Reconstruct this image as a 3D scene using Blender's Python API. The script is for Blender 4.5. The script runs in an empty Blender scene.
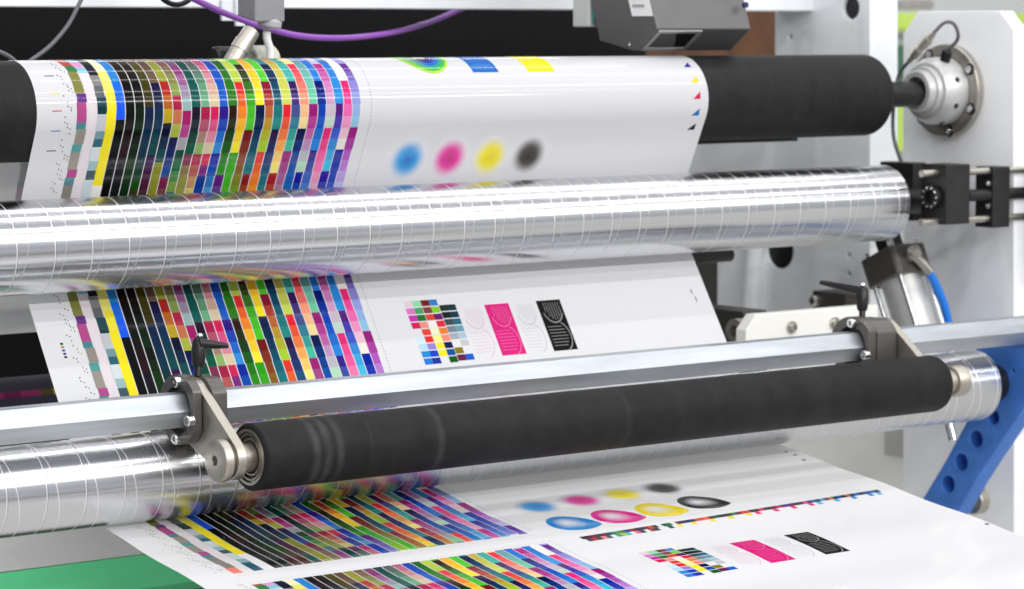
import bpy, bmesh, math, random
from mathutils import Vector, Matrix
random.seed(4)
R = math.radians
S = bpy.context.scene
COL = S.collection

# ------------------------------------------------------------------ camera
F_PX = 2900.0
PITCH = math.atan(264.5 / F_PX)
YAW = R(51.7055)
CAM = Vector((0, 0, 1.5))
cam = bpy.data.cameras.new('camera')
cam.sensor_width = 36
cam.lens = 36 * F_PX / 1024
cam.clip_end = 60
cam.dof.use_dof = True
cam.dof.focus_distance = 3.25
cam.dof.aperture_fstop = 7.5
co = bpy.data.objects.new('camera', cam)
COL.objects.link(co)
fh = Vector((math.cos(YAW), math.sin(YAW), 0))
FW = (fh * math.cos(PITCH) + Vector((0, 0, -math.sin(PITCH)))).normalized()
RT = Vector((math.sin(YAW), -math.cos(YAW), 0))
UP = RT.cross(FW)
co.matrix_world = Matrix.Translation(CAM) @ Matrix((RT, UP, -FW)).transposed().to_4x4()
S.camera = co
S.view_settings.view_transform = 'Standard'
S.view_settings.look = 'None'
S.view_settings.exposure = 0.30
S.view_settings.gamma = 1.0

# ------------------------------------------------------------------ hall light
w = bpy.data.worlds.new('World'); S.world = w; w.use_nodes = True
nt = w.node_tree; bg = nt.nodes['Background']
tc = nt.nodes.new('ShaderNodeTexCoord'); sp = nt.nodes.new('ShaderNodeSeparateXYZ')
nt.links.new(tc.outputs['Generated'], sp.inputs[0])
mr = nt.nodes.new('ShaderNodeMapRange'); mr.inputs[1].default_value = -1; mr.inputs[2].default_value = 1
nt.links.new(sp.outputs['Z'], mr.inputs[0])
cr = nt.nodes.new('ShaderNodeValToRGB'); nt.links.new(mr.outputs[0], cr.inputs[0])
el = cr.color_ramp.elements
el[0].position = 0.0; el[0].color = (.95, .94, .92, 1)
el[1].position = 1.0; el[1].color = (.72, .74, .78, 1)
for p_, c_ in ((.28, (1.0, .99, .97)), (.37, (.85, .84, .83)), (.40, (.26, .26, .27)), (.425, (.55, .55, .55)), (.475, (.80, .81, .83)), (.53, (.62, .62, .72)), (.585, (.92, .92, .94)), (.64, (.50, .52, .55)), (.70, (.80, .82, .85)), (.76, (.50, .52, .56)), (.82, (.92, .93, .96)), (.87, (.55, .57, .61)), (.93, (.95, .96, 1.0)), (.97, (.6, .62, .66)), ):
    e = el.new(p_); e.color = (*c_, 1)
nt.links.new(cr.outputs[0], bg.inputs[0]); bg.inputs[1].default_value = 0.60

def lamp(name, Y, Z, width, power, length=7.0, X=2.6, col=(1, .99, .97), aim=(2.85, 1.25)):
    L = bpy.data.lights.new(name, 'AREA'); L.shape = 'RECTANGLE'
    L.size = length; L.size_y = width; L.energy = power; L.color = col
    o = bpy.data.objects.new(name, L); COL.objects.link(o); o.location = (X, Y, Z)
    d = Vector((0, aim[0] - Y, aim[1] - Z)).normalized()
    xa = Vector((1, 0, 0)); ya = (-d).cross(xa)
    o.matrix_world = Matrix.Translation((X, Y, Z)) @ Matrix((xa, ya, -d)).transposed().to_4x4()
lamp('tube_or_fill_lamp', 2.25, 3.6, .05, 24)
lamp('tube_or_fill_lamp', .55, 3.6, .05, 42)
lamp('tube_or_fill_lamp', -.75, 3.5, .05, 32)  # added fill lamp, lifts the shaded lower film
lamp('tube_or_fill_lamp', -1.6, 3.05, .06, 125)
lamp('tube_or_fill_lamp', 3.3, 3.6, .07, 22)
lamp('tube_or_fill_lamp', 6.4, 3.6, .10, 30)

# ------------------------------------------------------------------ pixel -> point helpers (for measuring real positions)
def ray(u, v): return FW + RT * ((u - 512) / F_PX) - UP * ((v - 294.5) / F_PX)
def aX(u, v, X): d = ray(u, v); return CAM + d * (X / d.x)
def aY(u, v, Y): d = ray(u, v); return CAM + d * (Y / d.y)

# ------------------------------------------------------------------ materials
def lin(h):
    h = h.lstrip('#'); o = []
    for i in (0, 2, 4):
        c = int(h[i:i + 2], 16) / 255
        o.append(c / 12.92 if c <= .04045 else ((c + .055) / 1.055) ** 2.4)
    return tuple(o)
MATS = {}
def mat(name, col, rough=.5, metal=0.0, noise=0.0, scale=30, stretch=(1, 1, 1), bump=0.0, rvar=0.0, coat=0.0, spec=.5, bscale=None):
    if name in MATS: return MATS[name]
    m = bpy.data.materials.new(name); m.use_nodes = True; n = m.node_tree; b = n.nodes['Principled BSDF']
    if isinstance(col, str): col = lin(col)
    b.inputs['Base Color'].default_value = (*col, 1); b.inputs['Roughness'].default_value = rough
    b.inputs['Metallic'].default_value = metal; b.inputs['Specular IOR Level'].default_value = spec
    b.inputs['Coat Weight'].default_value = coat
    t = n.nodes.new('ShaderNodeTexCoord'); mp = n.nodes.new('ShaderNodeMapping'); mp.inputs['Scale'].default_value = stretch
    n.links.new(t.outputs['Object'], mp.inputs[0])
    tx = n.nodes.new('ShaderNodeTexNoise'); tx.inputs['Scale'].default_value = scale; tx.inputs['Detail'].default_value = 6
    n.links.new(mp.outputs[0], tx.inputs[0])
    if noise:
        mx = n.nodes.new('ShaderNodeMix'); mx.data_type = 'RGBA'
        mx.inputs[6].default_value = (*[c * (1 - noise) for c in col], 1); mx.inputs[7].default_value = (*[min(1, c * (1 + noise)) for c in col], 1)
        n.links.new(tx.outputs[0], mx.inputs[0]); n.links.new(mx.outputs[2], b.inputs['Base Color'])
    if rvar:
        r_ = n.nodes.new('ShaderNodeMapRange'); r_.inputs[1].default_value = .3; r_.inputs[2].default_value = .7
        r_.inputs[3].default_value = max(0.02, rough - rvar); r_.inputs[4].default_value = min(1, rough + rvar)
        n.links.new(tx.outputs[0], r_.inputs[0]); n.links.new(r_.outputs[0], b.inputs['Roughness'])
    if bump:
        bt = tx
        if bscale:
            bt = n.nodes.new('ShaderNodeTexNoise'); bt.inputs['Scale'].default_value = bscale; n.links.new(mp.outputs[0], bt.inputs[0])
        bp = n.nodes.new('ShaderNodeBump'); bp.inputs['Strength'].default_value = bump; bp.inputs['Distance'].default_value = .001
        n.links.new(bt.outputs[0], bp.inputs['Height']); n.links.new(bp.outputs[0], b.inputs['Normal'])
    MATS[name] = m; return m

def math_node(n, op, a=None, b=None, c=None):
    k = n.nodes.new('ShaderNodeMath'); k.operation = op
    for i, v in enumerate((a, b, c)):
        if v is None: continue
        if isinstance(v, (int, float)): k.inputs[i].default_value = v
        else: n.links.new(v, k.inputs[i])
    return k.outputs[0]

ANISO_ROT = 0.25
def grooved(name, Y, Z, pitch=.0475, rough=.14, sg1=1, sg2=-1, w2=.45):
    """turned aluminium shell with two crossing spiral grooves"""
    m = bpy.data.materials.new(name); m.use_nodes = True; n = m.node_tree; b = n.nodes['Principled BSDF']
    t = n.nodes.new('ShaderNodeTexCoord'); s = n.nodes.new('ShaderNodeSeparateXYZ'); n.links.new(t.outputs['Object'], s.inputs[0])
    ang = math_node(n, 'ARCTAN2', math_node(n, 'SUBTRACT', s.outputs['Z'], Z), math_node(n, 'SUBTRACT', s.outputs['Y'], Y))
    at = math_node(n, 'DIVIDE', ang, 2 * math.pi); xx = math_node(n, 'DIVIDE', s.outputs['X'], pitch)
    masks = []
    for sg, off, wt in ((sg1, .1, .85), (sg2, .32, w2)):
        f = math_node(n, 'FRACT', math_node(n, 'ADD', math_node(n, 'ADD', xx, off + 20), math_node(n, 'MULTIPLY', at, sg)))
        d = math_node(n, 'ABSOLUTE', math_node(n, 'SUBTRACT', f, .5))
        k = n.nodes.new('ShaderNodeMapRange'); n.links.new(d, k.inputs[0])
        k.inputs[1].default_value = .007; k.inputs[2].default_value = .016; k.inputs[3].default_value = wt; k.inputs[4].default_value = 0
        masks.append(k.outputs[0])
        if len(masks) == 1:
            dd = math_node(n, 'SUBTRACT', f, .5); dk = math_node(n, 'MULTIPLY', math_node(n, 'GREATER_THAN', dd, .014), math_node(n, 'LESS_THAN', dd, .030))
    mk = math_node(n, 'MAXIMUM', masks[0], masks[1])
    # fine turning marks + handling smears
    mp = n.nodes.new('ShaderNodeMapping'); mp.inputs['Scale'].default_value = (1, .05, .05); n.links.new(t.outputs['Object'], mp.inputs[0])
    nz = n.nodes.new('ShaderNodeTexNoise'); nz.inputs['Scale'].default_value = 420; nz.inputs['Detail'].default_value = 3; n.links.new(mp.outputs[0], nz.inputs[0])
    sm = n.nodes.new('ShaderNodeTexNoise'); sm.inputs['Scale'].default_value = 9; sm.inputs['Detail'].default_value = 7; n.links.new(t.outputs['Object'], sm.inputs[0])
    rr = math_node(n, 'MULTIPLY_ADD', sm.outputs[0], .06, rough - .03)
    rr = math_node(n, 'MULTIPLY_ADD', nz.outputs[0], .03, rr)
    rr = math_node(n, 'ADD', rr, math_node(n, 'MULTIPLY', mk, .35))
    n.links.new(rr, b.inputs['Roughness'])
    mx = n.nodes.new('ShaderNodeMix'); mx.data_type = 'RGBA'; n.links.new(mk, mx.inputs[0])
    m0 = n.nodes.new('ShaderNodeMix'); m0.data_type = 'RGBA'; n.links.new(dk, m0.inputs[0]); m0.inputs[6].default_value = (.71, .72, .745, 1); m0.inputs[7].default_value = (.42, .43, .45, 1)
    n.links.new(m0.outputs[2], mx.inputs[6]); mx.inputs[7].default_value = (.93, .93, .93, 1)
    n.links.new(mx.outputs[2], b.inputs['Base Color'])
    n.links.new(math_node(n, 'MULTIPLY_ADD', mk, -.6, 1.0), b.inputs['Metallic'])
    tg = n.nodes.new('ShaderNodeCombineXYZ'); n.links.new(math_node(n, 'SUBTRACT', Z, s.outputs['Z']), tg.inputs['Y']); n.links.new(math_node(n, 'SUBTRACT', s.outputs['Y'], Y), tg.inputs['Z'])
    vt = n.nodes.new('ShaderNodeVectorMath'); vt.operation = 'NORMALIZE'; n.links.new(tg.outputs[0], vt.inputs[0]); n.links.new(vt.outputs[0], b.inputs['Tangent'])
    b.inputs['Anisotropic'].default_value = .93; b.inputs['Anisotropic Rotation'].default_value = ANISO_ROT
    return m

def rubber(name, bands=()):
    """black rubber; bands = (x, half width, strength) wear rings that run round the sleeve"""
    m = bpy.data.materials.new(name); m.use_nodes = True; n = m.node_tree; b = n.nodes['Principled BSDF']
    t = n.nodes.new('ShaderNodeTexCoord'); s = n.nodes.new('ShaderNodeSeparateXYZ'); n.links.new(t.outputs['Object'], s.inputs[0])
    mp = n.nodes.new('ShaderNodeMapping'); mp.inputs['Scale'].default_value = (1, .12, .12); n.links.new(t.outputs['Object'], mp.inputs[0])
    nz = n.nodes.new('ShaderNodeTexNoise'); nz.inputs['Scale'].default_value = 26; nz.inputs['Detail'].default_value = 9; nz.inputs['Roughness'].default_value = .68; n.links.new(mp.outputs[0], nz.inputs[0])
    n2 = n.nodes.new('ShaderNodeTexNoise'); n2.inputs['Scale'].default_value = 55; n2.inputs['Detail'].default_value = 8; n.links.new(t.outputs['Object'], n2.inputs[0])
    v = math_node(n, 'MULTIPLY_ADD', nz.outputs[0], .020, -.003)
    v = math_node(n, 'MULTIPLY_ADD', n2.outputs[0], .012, v)
    for x, hw, st in bands:
        d = math_node(n, 'ABSOLUTE', math_node(n, 'SUBTRACT', s.outputs['X'], x))
        k = n.nodes.new('ShaderNodeMapRange'); k.interpolation_type = 'SMOOTHSTEP'; n.links.new(d, k.inputs[0])
        k.inputs[1].default_value = 0; k.inputs[2].default_value = hw; k.inputs[3].default_value = st; k.inputs[4].default_value = 0
        v = math_node(n, 'ADD', v, math_node(n, 'MULTIPLY', k.outputs[0], n2.outputs[0]))
    cb = n.nodes.new('ShaderNodeCombineColor'); 
    for i in range(3): n.links.new(math_node(n, 'MULTIPLY', v, (1, 1, 1.06)[i]), cb.inputs[i])
    n.links.new(cb.outputs[0], b.inputs['Base Color'])
    b.inputs['Roughness'].default_value = .6; b.inputs['Specular IOR Level'].default_value = .16
    bp = n.nodes.new('ShaderNodeBump'); bp.inputs['Strength'].default_value = .10; bp.inputs['Distance'].default_value = .0004
    n.links.new(n2.outputs[0], bp.inputs['Height']); n.links.new(bp.outputs[0], b.inputs['Normal'])
    return m

FILM_COL = (.80, .80, .83)
def film_mat(name, attr=False):
    m = bpy.data.materials.new(name); m.use_nodes = True; n = m.node_tree; b = n.nodes['Principled BSDF']
    b.inputs['Base Color'].default_value = (*FILM_COL, 1)
    b.inputs['Roughness'].default_value = .10; b.inputs['Specular IOR Level'].default_value = .26
    t = n.nodes.new('ShaderNodeTexCoord')
    mp = n.nodes.new('ShaderNodeMapping'); mp.inputs['Scale'].default_value = (.25, 1.6, 1.6); n.links.new(t.outputs['Object'], mp.inputs[0])
    nz = n.nodes.new('ShaderNodeTexNoise'); nz.inputs['Scale'].default_value = 12; nz.inputs['Detail'].default_value = 1.5; n.links.new(mp.outputs[0], nz.inputs[0])
    bp = n.nodes.new('ShaderNodeBump'); bp.inputs['Strength'].default_value = .11; bp.inputs['Distance'].default_value = .0007
    n.links.new(nz.outputs[0], bp.inputs['Height']); n.links.new(bp.outputs[0], b.inputs['Normal'])
    if True:
        tl = n.nodes.new('ShaderNodeBsdfTranslucent'); tl.inputs[0].default_value = (.85, .84, .83, 1)
        ms = n.nodes.new('ShaderNodeMixShader'); ms.inputs[0].default_value = .34
        n.links.new(b.outputs[0], ms.inputs[1]); n.links.new(tl.outputs[0], ms.inputs[2]); n.links.new(ms.outputs[0], n.nodes['Material Output'].inputs[0])
    if attr:
        a = n.nodes.new('ShaderNodeAttribute'); a.attribute_name = 'Col'
        n.links.new(a.outputs['Color'], b.inputs['Base Color']); n.links.new(a.outputs['Color'], tl.inputs[0])
    return m
FILM = film_mat('film'); INK = film_mat('ink', True)

ALU = mat('aluminium', (.78, .79, .81), .28, 1, .06, 18, (.3, 2, 2), .10, .12)
ALU_BAR = mat('drawn_aluminium', (.44, .47, .51), .42, .75, .55, 16, (.35, 3, 3), .12, .10)
STEEL = mat('machined_steel', (.52, .50, .45), .38, 1, .12, 60, (1, 1, 1), .10, .08)
NICKEL = mat('nickel', (.47, .44, .39), .42, 1, .10, 40, (1, 1, 1), .08, .08)
BOLT = mat('bolt_steel', (.75, .75, .75), .22, 1, .1, 80)
CAST = mat('cast_silver', (.54, .545, .54), .42, .45, .10, 50, (1, 1, 1), .1, .05)
ANOD = mat('dark_anodised', (.12, .112, .105), .38, .55, .15, 60, (1, 1, 1), .15, .08)
BLACKM = mat('black_oxide', (.018, .018, .019), .40, .3, .3, 70, (1, 1, 1), .1, .08)
PLASTIC = mat('black_plastic_and_shade', (.009, .009, .010), .34, 0, .2, 60, (1, 1, 1), .05, .05, spec=.35)
WHITE = mat('white_paint', (.86, .87, .89), .42, 0, .13, 7, (1, 1, 1), .04, .08)
FRAMEP = mat('frame_paint', (.80, .83, .86), .35, .1, .17, 8, (1, 1, .5), .05, .1)
CREAM = mat('cream_paint', (.78, .77, .73), .5, 0, .05, 6)
DARKP = mat('dark_panel', (.006, .006, .007), .6, 0, .2, 10, spec=.15)
VOID = mat('dark_steel_and_shade', (.045, .042, .038), .5, .3, .25, 12)
BLUE = mat('blue_anodised', (.055, .19, .60), .42, .25, .28, 45, (1, 1, 1), .08, .06)
GREEN = mat('green_paint', (.17, .98, .42), .45, 0, .10, 20)
GREY = mat('light_grey_paint', (.46, .46, .46), .5, .1, .06, 8)
CAMG = mat('camera_grey', (.115, .112, .112), .42, .4, .10, 40, (1, 1, 1), .1)
SENSG = mat('sensor_grey', (.21, .21, .22), .5, 0, .1, 40)
HOSE = mat('blue_hose', (.01, .20, .75), .3)
PURP = mat('purple_cable', (.26, .075, .42), .4, 0, .05, 30)
GCABLE = mat('grey_cable', (.10, .10, .11), .4)
BROWN = mat('brown_panel', (.075, .026, .005), .5, 0, 1.0, 26, (1, 1, .5))
BEIGE = mat('beige_plastic', (.50, .52, .43), .45)
WTUBE = mat('white_tube', (.75, .75, .75), .35)
RUB = rubber('roller_rubber')
RUB_D = rubber('worn_rubber', ((1.757, .0085, .045), (1.772, .009, .045), (1.788, .008, .04), (1.925, .008, .03), (1.83, .004, .012), (2.2, .006, .012)))
def cap(m): return m

# ------------------------------------------------------------------ mesh helpers
def link(o, parent=None):
    COL.objects.link(o)
    if parent: o.parent = parent
    return o
def thing(name, label, cat, loc=(0, 0, 0), group=None):
    o = bpy.data.objects.new(name, None); COL.objects.link(o); o.location = loc; o.empty_display_size = .05
    o['label'] = label; o['category'] = cat
    if group: o['group'] = group
    bpy.context.view_layer.update()
    return o
def tag(o, label, cat, group=None):
    o['label'] = label; o['category'] = cat
    if group: o['group'] = group
    return o
def obj(name, bm, m, parent=None, smooth=None, bevel=0, bseg=2):
    me = bpy.data.meshes.new(name)
    off = Vector((0, 0, 0))
    if parent is not None:
        p = parent; 
        while p is not None: off += p.location; p = p.parent
    bm.normal_update()
    bmesh.ops.recalc_face_normals(bm, faces=bm.faces[:])
    bm.to_mesh(me); bm.free()
    o = bpy.data.objects.new(name, me); me.materials.append(m)
    link(o, parent)
    o.location = -off      # geometry is written in world coordinates
    if smooth is not None:
        me.shade_smooth(); me.set_sharp_from_angle(angle=R(smooth))
    if bevel:
        b = o.modifiers.new('bevel', 'BEVEL'); b.width = bevel; b.segments = bseg; b.limit_method = 'ANGLE'; b.angle_limit = R(30)
        b.harden_normals = False
    return o
def nb(): return bmesh.new()
def add_box(bm, x0, x1, y0, y1, z0, z1):
    v = [bm.verts.new((x, y, z)) for x in (x0, x1) for y in (y0, y1) for z in (z0, z1)]
    for f in ((0, 1, 3, 2), (4, 6, 7, 5), (0, 4, 5, 1), (2, 3, 7, 6), (0, 2, 6, 4), (1, 5, 7, 3)): bm.faces.new([v[i] for i in f])
    return bm
def box(*a): return add_box(nb(), *a)
def add_prism(bm, pts, x0, x1):
    """polygon in (Y, Z), extruded along X"""
    a = [bm.verts.new((x0, y, z)) for y, z in pts]; b = [bm.verts.new((x1, y, z)) for y, z in pts]
    bm.faces.new(a); bm.faces.new(b[::-1]); n = len(pts)
    for i in range(n): bm.faces.new((a[i], b[i], b[(i + 1) % n], a[(i + 1) % n]))
    return bm
def prism(*a): return add_prism(nb(), *a)
def add_lathe(bm, prof, Y, Z, seg=72, axis=None, org=None, closed=False):
    """profile [(t, r)] turned round an axis: X through (Y, Z), or any axis from org"""
    if axis is None: axis = Vector((1, 0, 0)); org = Vector((0, Y, Z)); u = Vector((0, 1, 0)); v = Vector((0, 0, 1))
    else:
        axis = Vector(axis).normalized(); org = Vector(org)
        u = axis.orthogonal().normalized(); v = axis.cross(u)
    rings = []
    for t, r in prof:
        if r < 1e-6: rings.append([bm.verts.new(org + axis * t)])
        else: rings.append([bm.verts.new(org + axis * t + (u * math.cos(2 * math.pi * i / seg) + v * math.sin(2 * math.pi * i / seg)) * r) for i in range(seg)])
    pairs = list(zip(rings, rings[1:]))
    if closed: pairs.append((rings[-1], rings[0]))
    for a, b in pairs:
        for i in range(seg):
            j = (i + 1) % seg
            if len(a) == 1 and len(b) == 1: continue
            if len(a) == 1: bm.faces.new((a[0], b[j], b[i]))
            elif len(b) == 1: bm.faces.new((a[i], a[j], b[0]))
            else: bm.faces.new((a[i], a[j], b[j], b[i]))
    return bm
def lathe(*a, **k): return add_lathe(nb(), *a, **k)
def rod(p0, p1, r, seg=24, ch=0.0):
    p0 = Vector(p0); p1 = Vector(p1); L = (p1 - p0).length
    pr = [(0, 0), (0, r - ch), (ch, r), (L - ch, r), (L, r - ch), (L, 0)] if ch else [(0, 0), (0, r), (L, r), (L, 0)]
    return lathe(pr, 0, 0, seg, axis=(p1 - p0), org=p0)
def spline(pts, n=10):
    P = [Vector(p) for p in pts]; P = [P[0] * 2 - P[1]] + P + [P[-1] * 2 - P[-2]]; o = []
    for i in range(1, len(P) - 2):
        for j in range(n):
            t = j / n; a, b, c, d = P[i - 1:i + 3]
            o.append(.5 * ((2 * b) + (c - a) * t + (2 * a - 5 * b + 4 * c - d) * t * t + (3 * b - a - 3 * c + d) * t ** 3))
    o.append(P[-2]); return o
def add_tube(bm, pts, r, seg=14):
    rings = []; n = len(pts); ref = Vector((0, 0, 1))
    for i, p in enumerate(pts):
        d = (pts[min(i + 1, n - 1)] - pts[max(i - 1, 0)]).normalized()
        u = d.cross(ref)
        if u.length < .05: u = d.cross(Vector((1, 0, 0)))
        u.normalize(); v = d.cross(u)
        rings.append([bm.verts.new(p + (u * math.cos(2 * math.pi * k / seg) + v * math.sin(2 * math.pi * k / seg)) * r) for k in range(seg)])
    for a, b in zip(rings, rings[1:]):
        for k in range(seg): bm.faces.new((a[k], a[(k + 1) % seg], b[(k + 1) % seg], b[k]))
    bm.faces.new(rings[0][::-1]); bm.faces.new(rings[-1]); return bm
def tube(pts, r, n=10): return add_tube(nb(), spline(pts, n), r)
def plate(name, outline, holes, x0, x1, m, parent=None, bevel=.0008):
    """flat plate in the YZ plane with real round holes; outline [(Y,Z)], holes [(Y,Z,r)]"""
    cu = bpy.data.curves.new(name, 'CURVE'); cu.dimensions = '2D'; cu.fill_mode = 'BOTH'; cu.extrude = (x1 - x0) / 2 - bevel; cu.bevel_depth = bevel; cu.offset = -bevel
    def sp_(pts):
        s = cu.splines.new('POLY'); s.points.add(len(pts) - 1)
        for p, q in zip(s.points, pts): p.co = (q[0], q[1], 0, 1)
        s.use_cyclic_u = True
    sp_(outline)
    for y, z, r in holes: sp_([(y + r * math.cos(a * math.pi / 18), z + r * math.sin(a * math.pi / 18)) for a in range(36)])
    t = bpy.data.objects.new(name + '_tmp', cu); COL.objects.link(t)
    dg = bpy.context.evaluated_depsgraph_get(); me0 = bpy.data.meshes.new_from_object(t.evaluated_get(dg))
    bm = nb(); bm.from_mesh(me0)
    for v in bm.verts: x, y, z = v.co; v.co = ((x0 + x1) / 2 + z, x, y)
    bpy.data.objects.remove(t); bpy.data.curves.remove(cu); bpy.data.meshes.remove(me0)
    bmesh.ops.remove_doubles(bm, verts=bm.verts[:], dist=1e-6)
    return obj(name, bm, m, parent, smooth=35)
def circ_pts(y, z, r, a0=0, a1=360, n=24): return [(y + r * math.cos(R(a0 + (a1 - a0) * i / n)), z + r * math.sin(R(a0 + (a1 - a0) * i / n))) for i in range(n + (abs(a1 - a0) < 360))]
def hull(pts):
    pts = sorted(set(pts)); lo = []; hi = []
    cr_ = lambda o, a, b: (a[0] - o[0]) * (b[1] - o[1]) - (a[1] - o[1]) * (b[0] - o[0])
    for p in pts:
        while len(lo) > 1 and cr_(lo[-2], lo[-1], p) <= 0: lo.pop()
        lo.append(p)
    for p in reversed(pts):
        while len(hi) > 1 and cr_(hi[-2], hi[-1], p) <= 0: hi.pop()
        hi.append(p)
    return lo[:-1] + hi[:-1]
def bolt(x, y, z, r, h, parent, name='bolt', m=None):
    """socket head cap screw standing out of a face towards -X"""
    return obj(name, lathe([(x, 0.0), (x, r * .97), (x - h * .85, r), (x - h, r * .88), (x - h, r * .5), (x - h * .45, r * .46), (x - h * .45, 0)], y, z, 20), m or BOLT, parent, smooth=30)

# ================================================================== FILM PATH
A = (2.931, 1.4079, .0580); B = (2.8774, 1.2577, .0536); Cc = (2.7290, 1.0110, .0491); E_ = (3.095, 1.168, .032)
path = []   # (Y, Z)
def arc(c, a0, a1, step=2.5):
    n = max(2, int(abs(a1 - a0) / step)); return [(c[0] + c[2] * math.cos(R(a0 + (a1 - a0) * i / n)), c[1] + c[2] * math.sin(R(a0 + (a1 - a0) * i / n))) for i in range(n + 1)]
def line(p, q, step=.0035):
    L = math.dist(p, q); n = max(1, int(L / step)); return [(p[0] + (q[0] - p[0]) * i / n, p[1] + (q[1] - p[1]) * i / n) for i in range(1, n)]
# external tangent on the far (+Y) side of B and C
dv = (Cc[0] - B[0], Cc[1] - B[1]); Ld = math.hypot(*dv); aL = math.degrees(math.atan2(dv[1], dv[0]))
aN = aL + 90 - math.degrees(math.asin((B[2] - Cc[2]) / Ld))          # outward normal angle
# internal tangent A (front side) -> B (far side)
dab = (B[0] - A[0], B[1] - A[1]); Lab = math.hypot(*dab); aab = math.degrees(math.atan2(dab[1], dab[0]))
aA = aab - math.degrees(math.acos((A[2] + B[2]) / Lab)); aA %= 360      # contact normal on A (points to camera side)
SL = math.degrees(math.atan(.174))
arcE = arc(E_, 270, 180); arcA = arc(A, 5, aA)
arcB = arc(B, aA - 180, aN if aN < 90 else aN - 360)
path += line((3.6, E_[1] - E_[2]), arcE[0], .02) + arcE + line(arcE[-1], arcA[0]) + arcA
iA = len(path) - 1
path += line(path[-1], arcB[0]) + arcB; iM = len(path) - 1
aM = aN % 360
arcC = arc(Cc, aM, 270 + SL)
path += line(path[-1], arcC[0]) + arcC; iL = len(path) - 1
p0 = path[-1]; ld = (-math.cos(R(SL)), -math.sin(R(SL)))
nlow = 300
for i in range(1, nlow + 1):
    s = .9 * i / nlow
    rip = .0009 * math.sin(s / .15 * 2 * math.pi) * min(1, s / .05)
    path.append((p0[0] + ld[0] * s + rip * .18, p0[1] + ld[1] * s + rip))
Sx = [0.0]
for a, b in zip(path, path[1:]): Sx.append(Sx[-1] + math.dist(a, b))
S_MID = Sx[iM]; S_LOW = Sx[iL]
i0A = min(range(len(path)), key=lambda i: (path[i][0] - (A[0] - A[2])) ** 2 + (path[i][1] - A[1]) ** 2)
S_A0 = Sx[i0A]                         # film station at A's front-most line
S_ATOP = S_A0 - A[2] * math.pi / 2
import bisect
def at_s(s):
    i = min(max(bisect.bisect_right(Sx, s) - 1, 0), len(path) - 2)
    t = (s - Sx[i]) / (Sx[i + 1] - Sx[i]); p, q = path[i], path[i + 1]
    def nrm(k):
        a = path[max(k - 1, 0)]; b = path[min(k + 1, len(path) - 1)]
        dy, dz = b[0] - a[0], b[1] - a[1]; L = math.hypot(dy, dz); return (dz / L, -dy / L)
    n0, n1 = nrm(i), nrm(i + 1)
    n = (n0[0] * (1 - t) + n1[0] * t, n0[1] * (1 - t) + n1[1] * t); L = math.hypot(*n)
    return (p[0] + (q[0] - p[0]) * t, p[1] + (q[1] - p[1]) * t), (n[0] / L, n[1] / L)
def fp(x, s, off=.00025):
    (y, z), (ny, nz) = at_s(s); return (1.5945 + (x - 1.5886) * 1.016, y + ny * off, z + nz * off)
XL0, XR0 = 1.587, 2.580
def xsh(s):            # sideways drift of the film past the last roller
    t = min(max((s - S_LOW) / .1 + .6, 0), 1); return -.0085 * t

film = thing('printed_film', 'white glossy film printed with colour patches, threaded over the rollers and down toward the front', 'printed film', (2.08, 2.72, .97))
bm = nb(); prev = None
NX = 24
for i, s in enumerate(Sx):
    y, z = path[i]; xl = XL0 + xsh(s); xr = XR0 + xsh(s) * .4 + max(0, s - S_LOW) * .07
    row = [bm.verts.new((1.5945 + (xl + (xr - xl) * k / NX - 1.5886) * 1.016, y, z)) for k in range(NX + 1)]
    if prev:
        for k in range(NX): bm.faces.new((prev[k], prev[k + 1], row[k + 1], row[k]))
    prev = row

sheet = obj('film_sheet', bm, FILM, film, smooth=60)

class Ink:
    """printed patches that lie on the film, colour stored per face"""
    def __init__(s): s.bm = bmesh.new(); s.c = s.bm.loops.layers.float_color.new('Col')
    def face(s, pts, cols):
        f = s.bm.faces.new([s.bm.verts.new(p) for p in pts])
        for l, c in zip(f.loops, cols): l[s.c] = (*c, 1)
    def patch(s, x0, x1, s0, s1, c, off=.00025, skew=0.0):
        n = max(1, int(math.ceil(abs(s1 - s0) / .003)))
        for i in range(n):
            a = s0 + (s1 - s0) * i / n; b = s0 + (s1 - s0) * (i + 1) / n
            ka = skew * i / n; kb = skew * (i + 1) / n
            s.face([fp(x0 + ka + xsh(a), a, off), fp(x1 + ka + xsh(a), a, off), fp(x1 + kb + xsh(b), b, off), fp(x0 + kb + xsh(b), b, off)], [c] * 4)
    def done(s, name, label=None):
        me = bpy.data.meshes.new(name); bmesh.ops.remove_doubles(s.bm, verts=s.bm.verts[:], dist=2e-6); s.bm.to_mesh(me); s.bm.free()
        me.materials.append(INK); me.shade_smooth()
        o = bpy.data.objects.new(name, me); link(o, film); o.location = -film.location
        if label: o['label'] = label
        return o
def mixc(a, b, t): return tuple(a[i] * (1 - t) + b[i] * t for i in range(3))
def grad(cs, t):
    cs = [lin(c) for c in cs]
    if len(cs) == 1: return cs[0]
    f = t * (len(cs) - 1); i = min(int(f), len(cs) - 2); return mixc(cs[i], cs[i + 1], f - i)

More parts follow.
